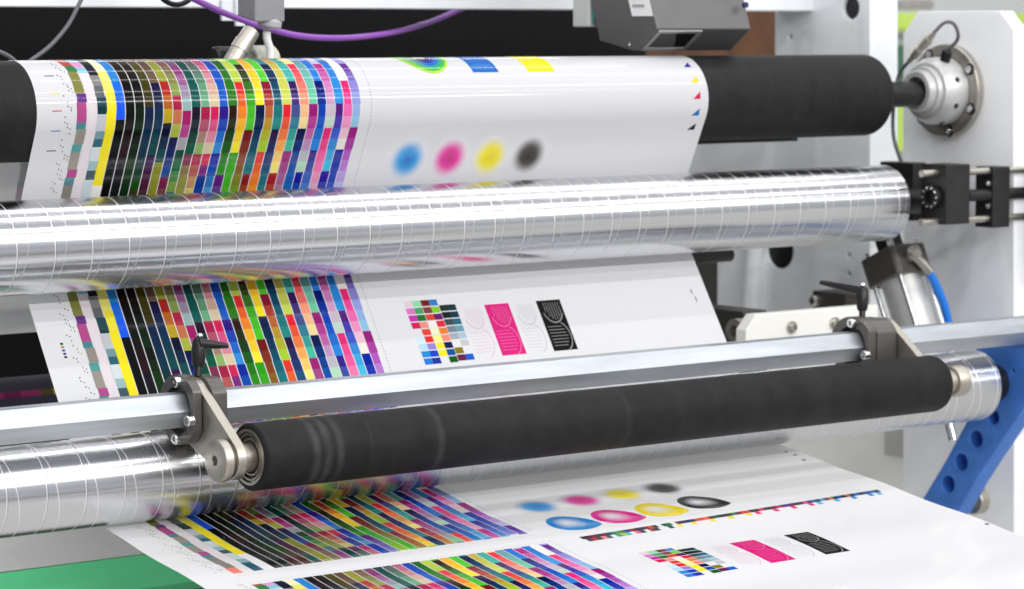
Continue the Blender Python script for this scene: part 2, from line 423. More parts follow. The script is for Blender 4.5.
# ---------------- colour chart: 31 columns, every third column breaks on the same line
CX0, CP, PB = 1.6385, .0126, .0887
BRK = {2: .052, 1: .081, 0: .111}
BLK = {
 5: (['100c0a', '1c100c'], ['0c0c0c', '0c140e', '2c1018'], ['1a1420', '0c1c14']),
 6: (['1c1410', '0c0c0c', '0c2a14'], ['0d1410', '14380f', '0c2c18'], ['3a1018', '4c2018', '2c240c']),
 7: (['5a4a18', '4a4410', '3a3410'], ['0c2448', '0c3450', '0f3a28'], ['124c0f', '581c24', '4c340f']),
 8: (['701434', '5a342c', '6c5840'], ['1c1444', '0c3454', '0e4a4c'], ['381448', '541430', '106050']),
 9: (['8a8c28', '9a9c38'], ['b02820', 'b86420', 'c0a428'], ['0c1030', '0c2c48', '124c50']),
 10: (['7a2048', '806a50', '8aa050'], ['b02048', 'c87850', 'b0b848'], ['0a1450', '0c2870', '1c4c90']),
 11: (['3a7878', '8a1870', 'a06a98', '98b8b8'], ['a81c68', 'b84890', 'a8a8b0'], ['0c4838', '187848', '80a048']),
 12: (['083038', '0c4c48', '0f5f58'], ['20102c', '1c3838', '0c5a40'], ['803050', '8c8c40', '98a048']),
 13: (['5a1c50', '587868', '70b088'], ['b02050', 'b86880', '90b468'], ['a82048', 'b87060', 'd8c878']),
 14: (['a82068', 'c87890', 'd8c8a8'], ['d82060', 'e068a0', 'd8c8a8'], ['d02858', '0c3090', '1848a0']),
 15: (['0828a0', '1450b8', '1c60c8'], ['30188c', '1058c8', '3890d8'], ['08289c', '0c58b8', '50a0d0']),
 16: (['0c4010', '247018', '30801c'], ['301410', '104818', '2c9018'], ['601c80', '7868b8', '90a8d8']),
 17: (['c0d848', 'b8cc50'], ['e02c30', 'f07828', 'f8c830', 'f8e830'], ['30a018', '48b828', '90c030']),
 18: (['38180f', '385c20', '48b828', '50cc28'], ['781414', '8a4820', '80a028'], ['48b420', '58c828']),
 19: (['f0a840', 'f8c030', 'f8e828'], ['081c48', '0c3c60', '187880'], ['90181c', 'a86828', 'a8b030']),
 20: (['50c828', '58cc30'], ['901830', 'c05038', 'c0a830', 'a8d030'], ['e03830', 'f08828', 'f8d830']),
 21: (['081c48', '105070', '289088'], ['2a1048', '203c78', '288888'], ['0a1c50', '105878', '28888c']),
 22: (['c89058', 'c8c050', 'd0dc60'], ['e82438', 'f07040', 'f8b860', 'f8e880'], ['a81c28', 'c86840', 'b8cc40']),
 23: (['289090', '48b8a8'], ['3c1460', '504090', '30909c', '48c0a0'], ['a02078', 'b070a0', '90c8a0']),
 24: (['f03050', 'f88878', 'f8e0a0'], ['001450', '0c48a0', '1870c0'], ['e02c48', 'f09070', 'f8e088']),
 25: (['6888a8', '70b0b0', '70d0a8'], ['a01878', 'c850a8', 'c0a0c8', 'b8dcc0'], ['0818a0', '1870c8', '48b0d8']),
 26: (['2060c8', '2880d8'], ['001478', '0c48c0', '2c88dc'], ['381c8c', '4878c8', '60b8d8']),
 27: (['b83090', 'd890c8', 'c8dcd0'], ['e82c80', 'f068a8', 'f0b8d0'], ['c02890', 'd080c0', 'c8c8dc']),
 28: (['2068c8', '3098e0'], ['5a1c80', '4848c8', '3898d8', '48c0e0'], ['3018a0', '5078d0', '70c8e0']),
 29: (['f4ecec', 'f4f0ea'], ['f02878', 'f058b0', 'f0a8d0', 'f0e8e0'], ['0020a0', '3050c0', '8090d8']),
 30: (['6c2c98', '9898e0', '98c8e8'], ['a01880', 'b860c8', 'c8c8f0'], ['6028a0', 'a0a0e0']),
}
OV = {9: (.050, .100, .150), 10: (.068, .118, .170), 11: (.086, .135, .19), 12: (.082, .141, .2), 13: (.082, .141, .2), 14: (.082, .141, .2), 15: (.082, .141, .2)}
LEFT = {
 0: [(-.03, 'b8a888'), (-.012, 'b85850'), (.012, 'c04840'), (.022, '388048'), (.034, '8a8a48'), (.064, '6c3c90'), (.074, 'b85090'), (.097, '4c8c94'), (.105, '9c968c'), (.124, '58a0a0'), (.134, 'a09a90'), (.156, 'b85090'), (.166, '588c98'), (.176, '908880'), (.2, '8c8480'), (.215, 'f08878')],
 1: [(-.03, '88b8c8'), (.012, 'e0a0d0'), (.026, '90c8dc'), (.036, 'e8e0e4'), (.19, 'e8e4e4')],
 2: [(-.03, '141c24'), (.022, '181c30'), (.040, '8c8c8c'), (.055, '6c7074'), (.068, '2c4c58'), (.079, '103c44'), (.088, 'c8ccd0'), (.108, '7ca0a8'), (.118, '306c7c'), (.128, 'd8e0e4'), (.146, 'a0c0c4'), (.158, '486068'), (.17, 'd0dce0'), (.192, '90b0bc'), (.205, '185c70')],
 3: [(-.03, 'f0ecc8'), (.034, 'ece478'), (.06, 'f4e840'), (.085, 'f8e828'), (.178, 'f0f0f0')],
 4: [(-.03, '2c88d0'), (.05, '2070e8'), (.072, '1c60f0'), (.095, '08080a'), (.16, '0c0b0c')],
}
def chart(name, s_of_c, c0, c1, pale=0.0, off=.00025, label=None, x_off=0.0, CP=.0126):
    ink = Ink(); st = PB / 6; g = .00125
    rr = random.Random(7)
    for k in range(31):
        xa = CX0 + CP * k + x_off
        if k < 5:
            cells = [(a, (LEFT[k] + [(9, '')])[i + 1][0], lin(h)) for i, (a, h) in enumerate(LEFT[k])]
            jg = (0.0, .0016)
        elif k in OV:
            cells = []; o_ = OV[k]; e_ = (-.006,) + o_ + (.26,)
            for n in range(4):
                a = e_[n]; m_ = max(1, round((e_[n + 1] - a) / st))
                for j in range(m_): cells.append((a + (e_[n + 1] - a) * j / m_, a + (e_[n + 1] - a) * (j + 1) / m_, grad(BLK[k][n % 3], j / max(1, m_ - 1))))
            cells = [(a_ - .03, a_ - .006, grad(BLK[k][2], .5)) for a_ in (0,)] + cells
        else:
            b0 = BRK[k % 3] - 3 * PB; cells = []
            for n in range(8):
                blk = BLK[k][(n - 3 + 1) % 3 if True else 0]
                for j in range(6):
                    a = b0 + n * PB + j * st
                    cells.append((a, a + st, grad(blk, j / 5)))
        for a, b, c in cells:
            a = max(a, c0); b = min(b, c1)
            if b - a < 1e-5: continue
            if pale: c = mixc(c, FILM_COL, pale)
            # lateral step of the column edges on every third of a block
            def jog(q, kk):
                t = math.floor((q - .052) / (PB / 3)); return .0005 if (t + kk) % 2 else -.0003
            mids = [a, b]
            q = (a + b) / 2
            jl, jr = jog(q, k), jog(q, k + 1)
            if k <= 12: jl = 0
            if k <= 11: jr = 0
            if k < 4: jl = jr = .0012 if math.floor(q / .021) % 2 else 0
            gap = g if k >= 4 else 0.0003
            ink.patch(xa + jl + gap / 2, xa + CP + jr - gap / 2, s_of_c(a), s_of_c(b), c, off)
    return ink.done(name, label)
chart('colour_chart', lambda c: c + S_A0 - .0845, -.03, .228, label='colour patch chart wrapped over the top roller', x_off=-.0015, CP=.01243)
chart('colour_chart', lambda c: c + S_MID, -.02, .226, label='colour patch chart on the middle slope of the film')
chart('colour_chart', lambda c: c + S_LOW - .0375, -.02, .2325, label='colour patch chart on the lower film under the wide roller')
chart('colour_chart', lambda c: c + S_LOW + .229 - .019, .019, .226, label='colour patch chart cut by the bottom edge of the photo')
chart('show_through', lambda c: c + S_A0 - .0845 - .29, -.02, .228, pale=.62, off=-.0003, label='faint colour patches showing through the back of the film')

# ---------------- edge marks beside the charts
def edge_marks(name, s0, s1, fine=True):
    ink = Ink(); rr = random.Random(int(s0 * 1000)); s = s0
    cols = ['58585c', '6c6870', '986080', '5c8894', '707070', 'b0a468']
    while s < s1:
        x = 1.6215 + .004 * ((int(s * 1000) // 9) % 3)
        ink.patch(x, x + .0014, s, s + .0018, lin(rr.choice(cols)))
        if rr.random() < .7: ink.patch(x + .0035, x + .005, s + .002, s + .0035, lin(rr.choice(cols)))
        s += rr.choice((.0045, .006, .0075))
    ink.done(name); ink = Ink(); s = s0
    while s < s1:
        ink.patch(CX0 + CP * 31 + .0085, CX0 + CP * 31 + .0097, s, s + .0018, (.36, .42, .5)); s += .0042
    return ink.done('dotted_rule')
edge_marks('edge_marks', S_A0 - .085, S_A0 + .10); edge_marks('edge_marks', S_MID + .005, S_MID + .2); edge_marks('edge_marks', S_LOW + .002, S_LOW + .19); edge_marks('edge_marks', S_LOW + .222, S_LOW + .42)
# perforation-like dotted rows that border the gap between the two lower charts
for q in (.2005, .2235):
    ink = Ink(); x = 1.64
    while x < 2.03: ink.patch(x, x + .0016, S_LOW + q, S_LOW + q + .001, (.45, .45, .5)); x += .0043
    ink.done('dotted_rule')
# short coloured ticks on the top roller edge
for a, c in ((44.4, '303840'), (22, 'e8dc40'), (1.6, 'd02858'), (-21.1, '2878b0'), (-44.2, '303030')):
    ink = Ink(); s = S_A0 - R(a) * A[2] if a > -24 else S_A0 + .0245 + (-24.5 - a) * .0011
    ink.patch(1.606, 1.618, s, s + .0011, lin(c)); ink.done('tick_mark')
ink = Ink()
for i, c in enumerate(('202020', 'd08030', '2868a8', '38307c', '202020')): ink.patch(1.611, 1.6145, S_MID + .096 + i * .0042, S_MID + .0985 + i * .0042, lin(c))
ink.done('dot_row')
# register triangles on the right edge of the top roller
for a, c in ((54, '38309c'), (29.4, 'e8dc20'), (7.4, 'd01c58'), (-14.9, '1c70c0'), (-35, '202024')):
    ink = Ink(); s = S_A0 - R(a) * A[2] if a > -24 else S_A0 + .0245 + (-24.5 - a) * .0011
    c = lin(c); ink.face([fp(2.553, s + .007), fp(2.566, s + .007), fp(2.566, s - .003)], [c] * 3); ink.done('register_triangle')
ink = Ink(); ink.patch(2.553, 2.5545, S_MID + .087, S_MID + .094, (.03, .03, .04)); ink.patch(2.5555, 2.557, S_MID + .098, S_MID + .106, (.03, .03, .04)); ink.done('tick_mark')
for x, s, c in ((2.566, .038, 'b83060'), (2.568, .053, '3868a0'), (2.565, .073, '303038'), (2.60, .36, '404048')):
    ink = Ink(); ink.patch(x, x + .006, S_LOW + s, S_LOW + s + .004, lin(c)); ink.done('tick_mark')

# ---------------- soft ink dots
def dot(x, s, rx, rs, c, core=None, name='ink_dot', soft=1.0):
    ink = Ink(); n = 14; m = 44; c = lin(c); core = lin(core) if core else c
    def col(t):
        e = 1 - t; q = max(0, min(1, e * 1.35 / soft)); q = q * q * (3 - 2 * q)
        return mixc(FILM_COL, mixc(c, core, max(0, 1 - t * 2.2)), q * .96)
    def pt(t, a): return fp(x + rx * t * math.cos(a) + xsh(s), s + rs * t * math.sin(a), .0003)
    for i in range(n):
        t0, t1 = i / n, (i + 1) / n
        for j in range(m):
            a, b = 2 * math.pi * j / m, 2 * math.pi * (j + 1) / m
            if i == 0: ink.face([pt(0, 0), pt(t1, a), pt(t1, b)], [col(0), col(t1), col(t1)])
            else: ink.face([pt(t0, a), pt(t1, a), pt(t1, b), pt(t0, b)], [col(t0), col(t1), col(t1), col(t0)])
    return ink.done(name)
CMYK = (('28a0e0', '1070c8'), ('e830a8', 'c81878'), ('f4e828', 'ecd818'), ('403830', '120a06'))
for i, x in enumerate((2.109, 2.173, 2.236, 2.298)):
    dot(x - .004 + .009 * i / 3 , S_LOW + .1145 - .0022 * i, .030, .024, *CMYK[i], soft=.75)
    dot(x, S_A0 + .073, .029, .030, *CMYK[i], soft=.85)
    dot(x, S_MID - .06, .026, .026, *CMYK[i])

# ---------------- teardrops
def tear(x, s, c):
    ink = Ink(); c = lin(c); m = 60; n = 10
    Rr, Dt = .0222, .0405; ph0 = math.acos(Rr / Dt)
    def rim(a):
        # round head with two straight flanks that meet in a point
        f = math.atan2(math.sin(a), math.cos(a))
        r_ = Rr if abs(f) > R(80) else Rr * (1 + (Dt / Rr - 1) * (1 - abs(f) / R(80)) ** 1.9)
        u_, v_ = r_ * math.cos(f) * .98, r_ * math.sin(f) * 1.14; k = R(27)
        return (u_ * math.cos(k) - v_ * math.sin(k)) * 1.12, u_ * math.sin(k) + v_ * math.cos(k)
    def pt(t, a): px, ps = rim(a); return fp(x + px * t + xsh(s), s + ps * t, .0003)
    def col(t): return mixc(FILM_COL, c, min(1, max(0, (t - .08) / .62)) ** 1.1)
    for i in range(n):
        t0, t1 = i / n, (i + 1) / n
        for j in range(m):
            a, b = 2 * math.pi * j / m, 2 * math.pi * (j + 1) / m
            if i == 0: ink.face([pt(0, 0), pt(t1, a), pt(t1, b)], [col(0), col(t1), col(t1)])
            else: ink.face([pt(t0, a), pt(t1, a), pt(t1, b), pt(t0, b)], [col(t0), col(t1), col(t1), col(t0)])
    return ink.done('teardrop_mark')
for i, x in enumerate((2.0965, 2.1645, 2.233, 2.304)): tear(x, S_LOW + (.179, .177, .1745, .169)[i], ('1888d0', 'dc1c90', 'ecd80c', '2c2c2c')[i])

# ---------------- colour control bar
ink = Ink(); rr = random.Random(3); x = 2.071
top = ['2c3440', '602030', '802838', '384048', '802840', '384850', '308080', '60a050', '608040', '2848a0', 'b03040', '383840', '404850', '803040', 'd05040', '404048', 'ffffff', '186048', '288058', 'ffffff',
       '702038', '282060', 'e05030', 'f07030', '186050', '283038', '308058', 'd04030', '303030', 'd83858', '303034', 'c03080', '4030a0', '303040', 'd04090', '2868a0', '60a0c8', 'b08840', '3058a8', 'c07038', '2878b8', '305890', '3070c0']
bot = ['385060', 'c04050', '385058', 'f090a0', '506068', 'ffffff', '50a0a0', 'c0c850', '60c0c0', 'ffffff', 'e070a0', '404850', 'ffffff', '904858', '404048', 'ffffff', 'ffffff', '205840', 'ffffff', 'f0e860',
       'ffffff', 'f0e040', 'ffffff', 'f0e038', 'ffffff', 'e8e030', 'ffffff', 'f0e038', 'e83080', 'ffffff', 'e83078', 'ffffff', 'e82878', 'ffffff', 'e02880', '58b8d8', 'ffffff', '48b0e0', 'ffffff', '3890d8', 'ffffff', '3888d8', '58a8e0']
top2 = top[:20] + [c for k in top[20:] for c in (k, rr.choice(['303034', '2c4050', k, '6c2840']))]
bot2 = bot[:20] + [c for k in bot[20:] for c in (k, 'ffffff')]
N1 = len(top2) - 20
for i in range(len(top2)):
    xx = x + i * .0073 if i < 20 else x + .146 + (i - 20) * (2.560 - x - .146) / N1
    w_ = .0073 if i < 20 else (2.560 - x - .146) / N1
    so = -.017 * (xx - x) / .49; q = xx - xsh(S_LOW + .2)
    if top2[i] != 'ffffff': ink.patch(q, q + w_, S_LOW + .2240 + so, S_LOW + .2320 + so, lin(top2[i]))
    if bot2[i] != 'ffffff': ink.patch(q + .003, q + .003 + w_, S_LOW + .2320 + so, S_LOW + .2400 + so, lin(bot2[i]))
ink.done('colour_control_bar')

# ---------------- swatch block, line patches
G1 = [['e8d0dc', '98dcb0'], ['d880c8', '48a868'], ['c838b0', '187828'], ['d81c60', 'f09888'], [None, 'e84838'], ['d0e8f0', 'e83030'], ['b8dcf8', '9c88d8'], ['2890d8', '1848c8'], ['2880e0', '1838a0']]
G2 = [['781410', '3080c8'], ['884040', '88d030'], ['e04838', '701868'], ['f8ecec', 'e02c48'], ['f0f4d0', 'f08838'], ['f8f490', 'f09080'], ['f8e830', '081850'], ['f8e818', '1450a0'], [None, '0c5c18']]
G3 = [['203028', '103840'], ['102020', '0c3c4c'], ['405058', '307088'], ['808c98', '70a8b8'], ['a8b0b8', 'b0c8d4'], [None, 'c8c8cc'], ['8c7c20', None], ['6c1c50', '1860d0']]
def swatches(base, dx=0.0):
    ink = Ink(); w = .0124; h = .0084; pitch = .0099
    for g, gx, gs in ((G1, 2.090, .0), (G2, 2.1155 + .0, .0), (G3, 2.141, .0085)):
        for r_, row in enumerate(g):
            for q, c in enumerate(row):
                if c: ink.patch(gx + dx + q * w, gx + dx + (q + 1) * w, base + gs + r_ * pitch, base + gs + r_ * pitch + h, lin(c))
    ink.done('swatch_block')
def line_patch(x0, x1, s0, s1, ground, lines, name, strong=True):
    ink = Ink()
    g = lin(ground) if ground else None; l = lin(lines)
    if g: ink.patch(x0, x1, s0, s1, g)
    W = x1 - x0; H = s1 - s0
    for i in range(7):                       # upright lines in a round window
        xx = x0 + W * (.24 + .10 * i); t = (i - 3) / 3.6; hh = H * (.40 - .12 * t * t * (1 if t > 0 else 2))
        ink.patch(xx, xx + W * .022, s0 + H * .05, s0 + hh, l, .00045)
    for i in range(7):                       # level lines in a round window
        ss = s0 + H * (.52 + .062 * i); t = (i - 3) / 3.6; ww = W * (.80 - .18 * t * t)
        ink.patch(x0 + W * .10, x0 + ww, ss, ss + H * .011, l, .00045)
    for j in range(16):                      # arcs that close both windows
        for (cy, a0) in ((.16, 25), (.72, -65)):
            a = R(a0 + j * 8.5); b = R(a0 + (j + 1) * 8.5)
            f_ = lambda q, rr_: (x0 + W * .52 + W * rr_ * math.cos(q), s0 + H * cy + H * .30 * rr_ / .42 * math.sin(q))
            p = [f_(a, .42), f_(b, .42), f_(b, .385), f_(a, .385)]
            ink.face([fp(X_ + xsh(s_), s_, .00045) for X_, s_ in p], [l] * 4)
    ink.done(name)
for base, d0, d1, d2 in ((S_MID + .0750, .001, .001, .002), (S_LOW + .2925, .018, .026, .030)):
    swatches(base, d0)
    line_patch(2.2095 + d1, 2.2475 + d1, base + .0125, base + .0845, 'e02484', 'e878b0', 'magenta_patch')
    line_patch(2.2905 + d2, 2.3290 + d2, base + .0125, base + .0845, '0c0c0c' if base < S_LOW else '26262a', 'a0a0a0', 'black_patch')
    line_patch(2.168 + d1, 2.206 + d1, base + .0125, base + .0845, None, 'e4c8d8', 'faint_patch')
    line_patch(2.250 + d1, 2.288 + d1, base + .0125, base + .0845, None, 'd0d0d4', 'faint_patch')
# top of the upper roller: ring target, blue and yellow patches
def sT(a): return S_A0 - R(a) * A[2]
ink = Ink(); cx_, cs_ = 2.143, sT(88)
for r0, r1, c in ((.012, .016, '181818'), (.016, .022, '2830a8'), (.022, .027, '2870d0'), (.027, .031, '30a890'), (.031, .035, '48c048'), (.035, .038, 'c0e050')):
    m = 60
    for j in range(m):
        a, b = 2 * math.pi * j / m, 2 * math.pi * (j + 1) / m; q = [(r0, a), (r1, a), (r1, b), (r0, b)]
        cc = lin(c); left = max(0, -math.cos(a)); cc = mixc(cc, lin('a8d830'), left * .6)
        ink.face([fp(cx_ + r_ * math.cos(t), cs_ + r_ * 1.25 * math.sin(t)) for r_, t in q], [cc] * 4)
ink.done('ring_target')
for x0, x1, c, c2, nm in ((2.203, 2.243, '1870c8', 'a0c8e8', 'blue_patch'), (2.290, 2.333, 'f4e418', 'f8f4a0', 'yellow_patch')):
    ink = Ink(); s1 = sT(42); ink.patch(x0, x1, s1 - .072, s1, lin(c))
    for i in range(7): ink.patch(x0 + .005 + i * .0045, x0 + .0056 + i * .0045, s1 - .018 + .001 * abs(i - 3), s1 - .004, lin(c2), .00045)
    ink.done(nm)

# ================================================================== ROLLERS
def thing_at(name, label, cat, X, Y, Z, group=None): return thing(name, label, cat, (X, Y, Z), group)
def end_profile(x0, x1, r, c, core=.0):
    return [(x0, core), (x0, r - c)] + [(x0 + c * (1 - math.cos(R(a))), r - c + c * math.sin(R(a))) for a in range(15, 91, 15)] + [(x1 - c * (1 - math.cos(R(a))), r - c + c * math.sin(R(a))) for a in range(90, 0, -15)] + [(x1, r - c), (x1, core)]
rA = A[2] - .0005; Ax1 = 2.960
t = thing_at('guide_roller', 'thick black rubber roller under the top of the film, nearest the upper edge', 'roller', 2.1, A[0], A[1])
obj('sleeve', lathe(end_profile(1.25, Ax1, rA, .012), A[0], A[1], 128), RUB, t, smooth=30)
obj('shaft', lathe([(2.95, 0), (2.95, .0185), (3.07, .0185), (3.07, 0)], A[0], A[1], 48), PLASTIC, t, smooth=30)

rB = B[2] - .0005; Bx1 = 2.939
t = thing_at('metal_roller', 'shiny silver roller with spiral grooves spanning the film below the thick black roller', 'roller', 2.1, B[0], B[1])
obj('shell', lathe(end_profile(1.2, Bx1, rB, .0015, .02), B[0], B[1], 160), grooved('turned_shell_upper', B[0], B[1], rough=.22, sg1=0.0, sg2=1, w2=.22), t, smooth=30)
obj('end_disc', lathe([(2.932, 0), (2.932, .045), (2.9405, .045), (2.9405, 0)], B[0], B[1], 64), ANOD, t, smooth=30)
obj('shaft', lathe([(2.939, 0), (2.939, .018), (3.09, .018), (3.09, 0)], B[0], B[1], 40), BLACKM, t, smooth=30)
obj('shaft_collar', lathe([(2.952, 0), (2.952, .024), (2.972, .024), (2.972, 0)], B[0], B[1], 40), BLACKM, t, smooth=30)

rC = Cc[2] - .0005; Cx1 = 2.972
t = thing_at('metal_roller', 'shiny silver roller with spiral grooves behind the narrow black roller, just above the lower film', 'roller', 2.1, Cc[0], Cc[1])
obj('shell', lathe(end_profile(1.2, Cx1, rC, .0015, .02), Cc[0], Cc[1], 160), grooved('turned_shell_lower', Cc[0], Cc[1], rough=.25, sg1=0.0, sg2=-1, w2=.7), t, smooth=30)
obj('journal', lathe([(2.965, 0), (2.965, .030), (2.990, .030), (2.990, .026), (3.022, .026), (3.022, 0)], Cc[0], Cc[1], 56), BLACKM, t, smooth=30)

Dc = (2.600, 1.0425, .0367); Dx0, Dx1 = 1.692, 2.757
t = thing_at('pressure_roller', 'narrow black rubber roller with grey wear rings, held in front on two swing arms', 'roller', 2.2, Dc[0], Dc[1])
obj('sleeve', lathe([(Dx0, .0305), (Dx0, .0325), (Dx0 + .001, .0352), (Dx0 + .003, Dc[2]), (Dx1 - .012, Dc[2]), (Dx1 - .006, Dc[2] - .0016), (Dx1 - .002, Dc[2] - .0055), (Dx1, Dc[2] - .010), (Dx1, .015), (Dx0 + .03, .015), (Dx0 + .02, .0305)], Dc[0], Dc[1], 128, closed=True), RUB_D, t, smooth=35)
brg = obj('bearing', lathe([(Dx0 - .001, .0305), (Dx0 - .001, .0275), (Dx0 + .003, .0270), (Dx0 + .0035, .0255), (Dx0 + .0005, .0250), (Dx0 + .0005, .0235), (Dx0 + .006, .0230), (Dx0 + .0085, .0205), (Dx0 + .002, .0200), (Dx0 + .002, .0185), (Dx0 + .010, .0180), (Dx0 + .010, .010), (Dx0 + .02, .010), (Dx0 + .02, .0305)], Dc[0], Dc[1], 96, closed=True), NICKEL, t, smooth=30)
obj('end_cap', lathe([(Dx1 - .001, 0), (Dx1 - .001, .024), (Dx1 + .006, .024), (Dx1 + .006, 0)], Dc[0], Dc[1], 56), NICKEL, t, smooth=30)

# ================================================================== HEXAGONAL CROSSBAR
Hc = (2.680, 1.0890); hs = .0213
hexp = [(Hc[0] + hs * math.cos(R(a)), Hc[1] + hs * math.sin(R(a))) for a in (0, 60, 120, 180, 240, 300)]
o = obj('crossbar', prism(hexp, 1.15, 3.45), ALU_BAR, bevel=.0008, bseg=2)
tag(o, 'six-sided bare aluminium bar crossing the machine and carrying the two swing arms', 'crossbar')

# ================================================================== SWING ARMS
def swing_arm(label, x_ring, x_body0, x_body1, x_plate, plate_t, boss0, boss1, disc0, mirrored, lever_to, lx):
    t = thing_at('swing_arm', label, 'bracket', (x_body0 + x_body1) / 2, Hc[0], Hc[1], 'swing arms of the narrow black roller')
    # split clamp ring with a wide mouth
    def ring(r0, r1, x0, x1, nm, m, *_):
        bm = nb(); n = 72; vs = []
        for x in (x0, x1):
            for r_ in (r1, r0):
                vs.append([bm.verts.new((x, Hc[0] + max(r_ * math.cos(2 * math.pi * k / n), -.0315), Hc[1] + r_ * math.sin(2 * math.pi * k / n))) for k in range(n)])
        o0, i0_, o1, i1_ = vs
        for k in range(n):
            j = (k + 1) % n
            bm.faces.new((o0[k], o0[j], i0_[j], i0_[k])); bm.faces.new((o1[k], i1_[k], i1_[j], o1[j]))
            bm.faces.new((o0[k], o1[k], o1[j], o0[j])); bm.faces.new((i0_[k], i0_[j], i1_[j], i1_[k]))
        return obj(nm, bm, m, t, smooth=40)
    # body: flat-topped round block round the bar
    body = []
    for a in range(0, 360, 6):
        y, z = .0385 * math.cos(R(a)), .0385 * math.sin(R(a)); body.append((Hc[0] + max(min(y, .036), -.0335), Hc[1] + max(min(z, .0345), -.0345)))
    obj('clamp_block', prism(body, x_body0, x_body1), ANOD, t, bevel=.0012, smooth=None)
    ring(.0265, .0385, x_ring[0], x_ring[1], 'clamp_ring', ANOD, 400, 401)
    for k, a in enumerate((100, 196, 262)):
        bolt(x_ring[0], Hc[0] + .0315 * math.cos(R(a)), Hc[1] + .0315 * math.sin(R(a)), .0062, .008, t)
    hp = hull([(Hc[0] + .0345 * math.cos(R(a)), Hc[1] + .0345 * math.sin(R(a))) for a in range(0, 360, 6)] + [(Dc[0] + .0225 * math.cos(R(a)), Dc[1] + .0225 * math.sin(R(a))) for a in range(0, 360, 6)])
    obj('arm_plate', prism(hp, x_plate, x_plate + plate_t), NICKEL, t, bevel=.0010)
    obj('boss', lathe([(boss0, 0), (boss0, .0155), (boss1, .0155), (boss1, 0)], Dc[0], Dc[1], 48), NICKEL, t, smooth=30)
    d0, d1, dr = disc0
    d = obj('disc', lathe([(d0 + .004, 0), (d0 + .004, .005), (d0, .0058), (d0, dr - .004), (d0 + .0012, dr - .0012), (d0 + .004, dr), (d1 - .001, dr), (d1, dr - .001), (d1, 0)], Dc[0], Dc[1], 64), NICKEL, t, smooth=30)
    obj('boss_bore_shade', lathe([(d0 + .0015, 0), (d0 + .0015, .0052), (d0 + .0042, .0052)], Dc[0], Dc[1], 24), PLASTIC, t)  # black disc paints the dark inside of the boss hole
    # clamping lever
    base = Vector((lx, Hc[0] + .0, Hc[1] + .034)); topp = base + Vector((.003, .003, .017))
    lv = obj('clamp_lever', rod(base, topp, .0042, 20, .0005), PLASTIC, t, smooth=30)
    bm = lathe([(0, .0058), (.003, .0072), (.018, .0082), (.026, .0078), (.031, .0060), (.033, .0)], 0, 0, 24, axis=(topp - base), org=topp - (topp - base).normalized() * .006)
    h0 = topp + Vector((0, 0, .019)); h1 = h0 + Vector(lever_to)
    dirv = (h1 - h0); n_ = 10; pts = [h0 + dirv * (i / n_) for i in range(n_ + 1)]
    side = Vector((0, 0, 1)); sd = dirv.cross(side).normalized()
    prev = None
    for i, p in enumerate(pts):
        q = i / n_; hw = .0062 - .0020 * math.sin(q * 3.14) * (1 - q) - .0008 * q; hh = .0066 - .0034 * q
        ring_ = [bm.verts.new(p + sd * hw * math.cos(a_) + side * hh * math.sin(a_)) for a_ in [2 * math.pi * k / 14 for k in range(14)]]
        if prev:
            for k in range(14): bm.faces.new((prev[k], prev[(k + 1) % 14], ring_[(k + 1) % 14], ring_[k]))
        else: bm.faces.new(ring_[::-1])
        prev = ring_
    bm.faces.new(prev)
    obj('handle', bm, PLASTIC, lv, smooth=40).location = -(lv.location + t.location)
    hd = topp + (topp - base).normalized() * .0265
    o2 = obj('screw', rod(hd, hd + (topp - base).normalized() * .0035, .0040, 16, .0006), BOLT, lv, smooth=30); o2.location = -(lv.location + t.location)
    return t
swing_arm('grey swing arm with clamping lever at the left, open-bearing end of the narrow black roller', (1.653, 1.664), 1.677, 1.696, 1.665, .0115, 1.66, 1.697, (1.649, 1.660, .0235), False, (.034, -.004, -.004), 1.679)
swing_arm('grey swing arm with clamping lever at the far right end of the narrow black roller', (2.680, 2.694), 2.6945, 2.731, 2.7315, .012, 2.755, 2.79, (2.781, 2.803, .0205), True, (-.010, .066, .008), 2.700)

# ================================================================== FRONT-LEFT BEAMS UNDER THE FILM
ga, gb, gc = aY(0, 530, 3.02), aY(0, 572, 2.955), aY(170, 585, 2.922)
o = obj('deck_plate', prism([(2.955, gb.z), (3.02, ga.z), (3.06, ga.z - .02), (2.98, gb.z - .02)], 0.9, 2.60), mat('deck_grey', (.82, .81, .80), .45, 0, .05, 8), bevel=.001)
tag(o, 'light grey sloping deck plate under the film at the lower left, above the green strip', 'deck plate')
o = obj('green_strip', prism([(2.922, gc.z), (2.9537, gb.z - .0008), (2.972, gb.z - .022), (2.935, gc.z - .02)], 0.9, 2.55), GREEN, bevel=.0012)
tag(o, 'bright green painted strip under the film at the lower left corner', 'cover strip')
o = obj('base_rail', box(0.9, 2.5, 2.85, 2.912, .70, gc.z - .006), VOID, bevel=.002)
tag(o, 'dark brown steel rail just below the green strip at the lower left', 'rail')

# ================================================================== BACK OF THE MACHINE
o = obj('back_panel', box(0.7, 3.14, 3.62, 3.66, .70, 1.66), DARKP, bevel=.002)
tag(o, 'black panel closing the back of the machine behind the film and rollers', 'panel')
o = obj('copper_panel', box(3.0, 3.9, 3.86, 3.90, 1.40, 1.75), BROWN)
tag(o, 'orange-brown panel glimpsed between the camera housing and the grey side frame', 'panel')
t = thing('film_idler', 'black idler roller hidden at the left behind the film, under the thick black roller', 'roller', (2.1, E_[0], E_[1]))
obj('sleeve', lathe(end_profile(1.1, 2.75, E_[2] - .0006, .002), E_[0], E_[1], 64), RUB, t, smooth=30)
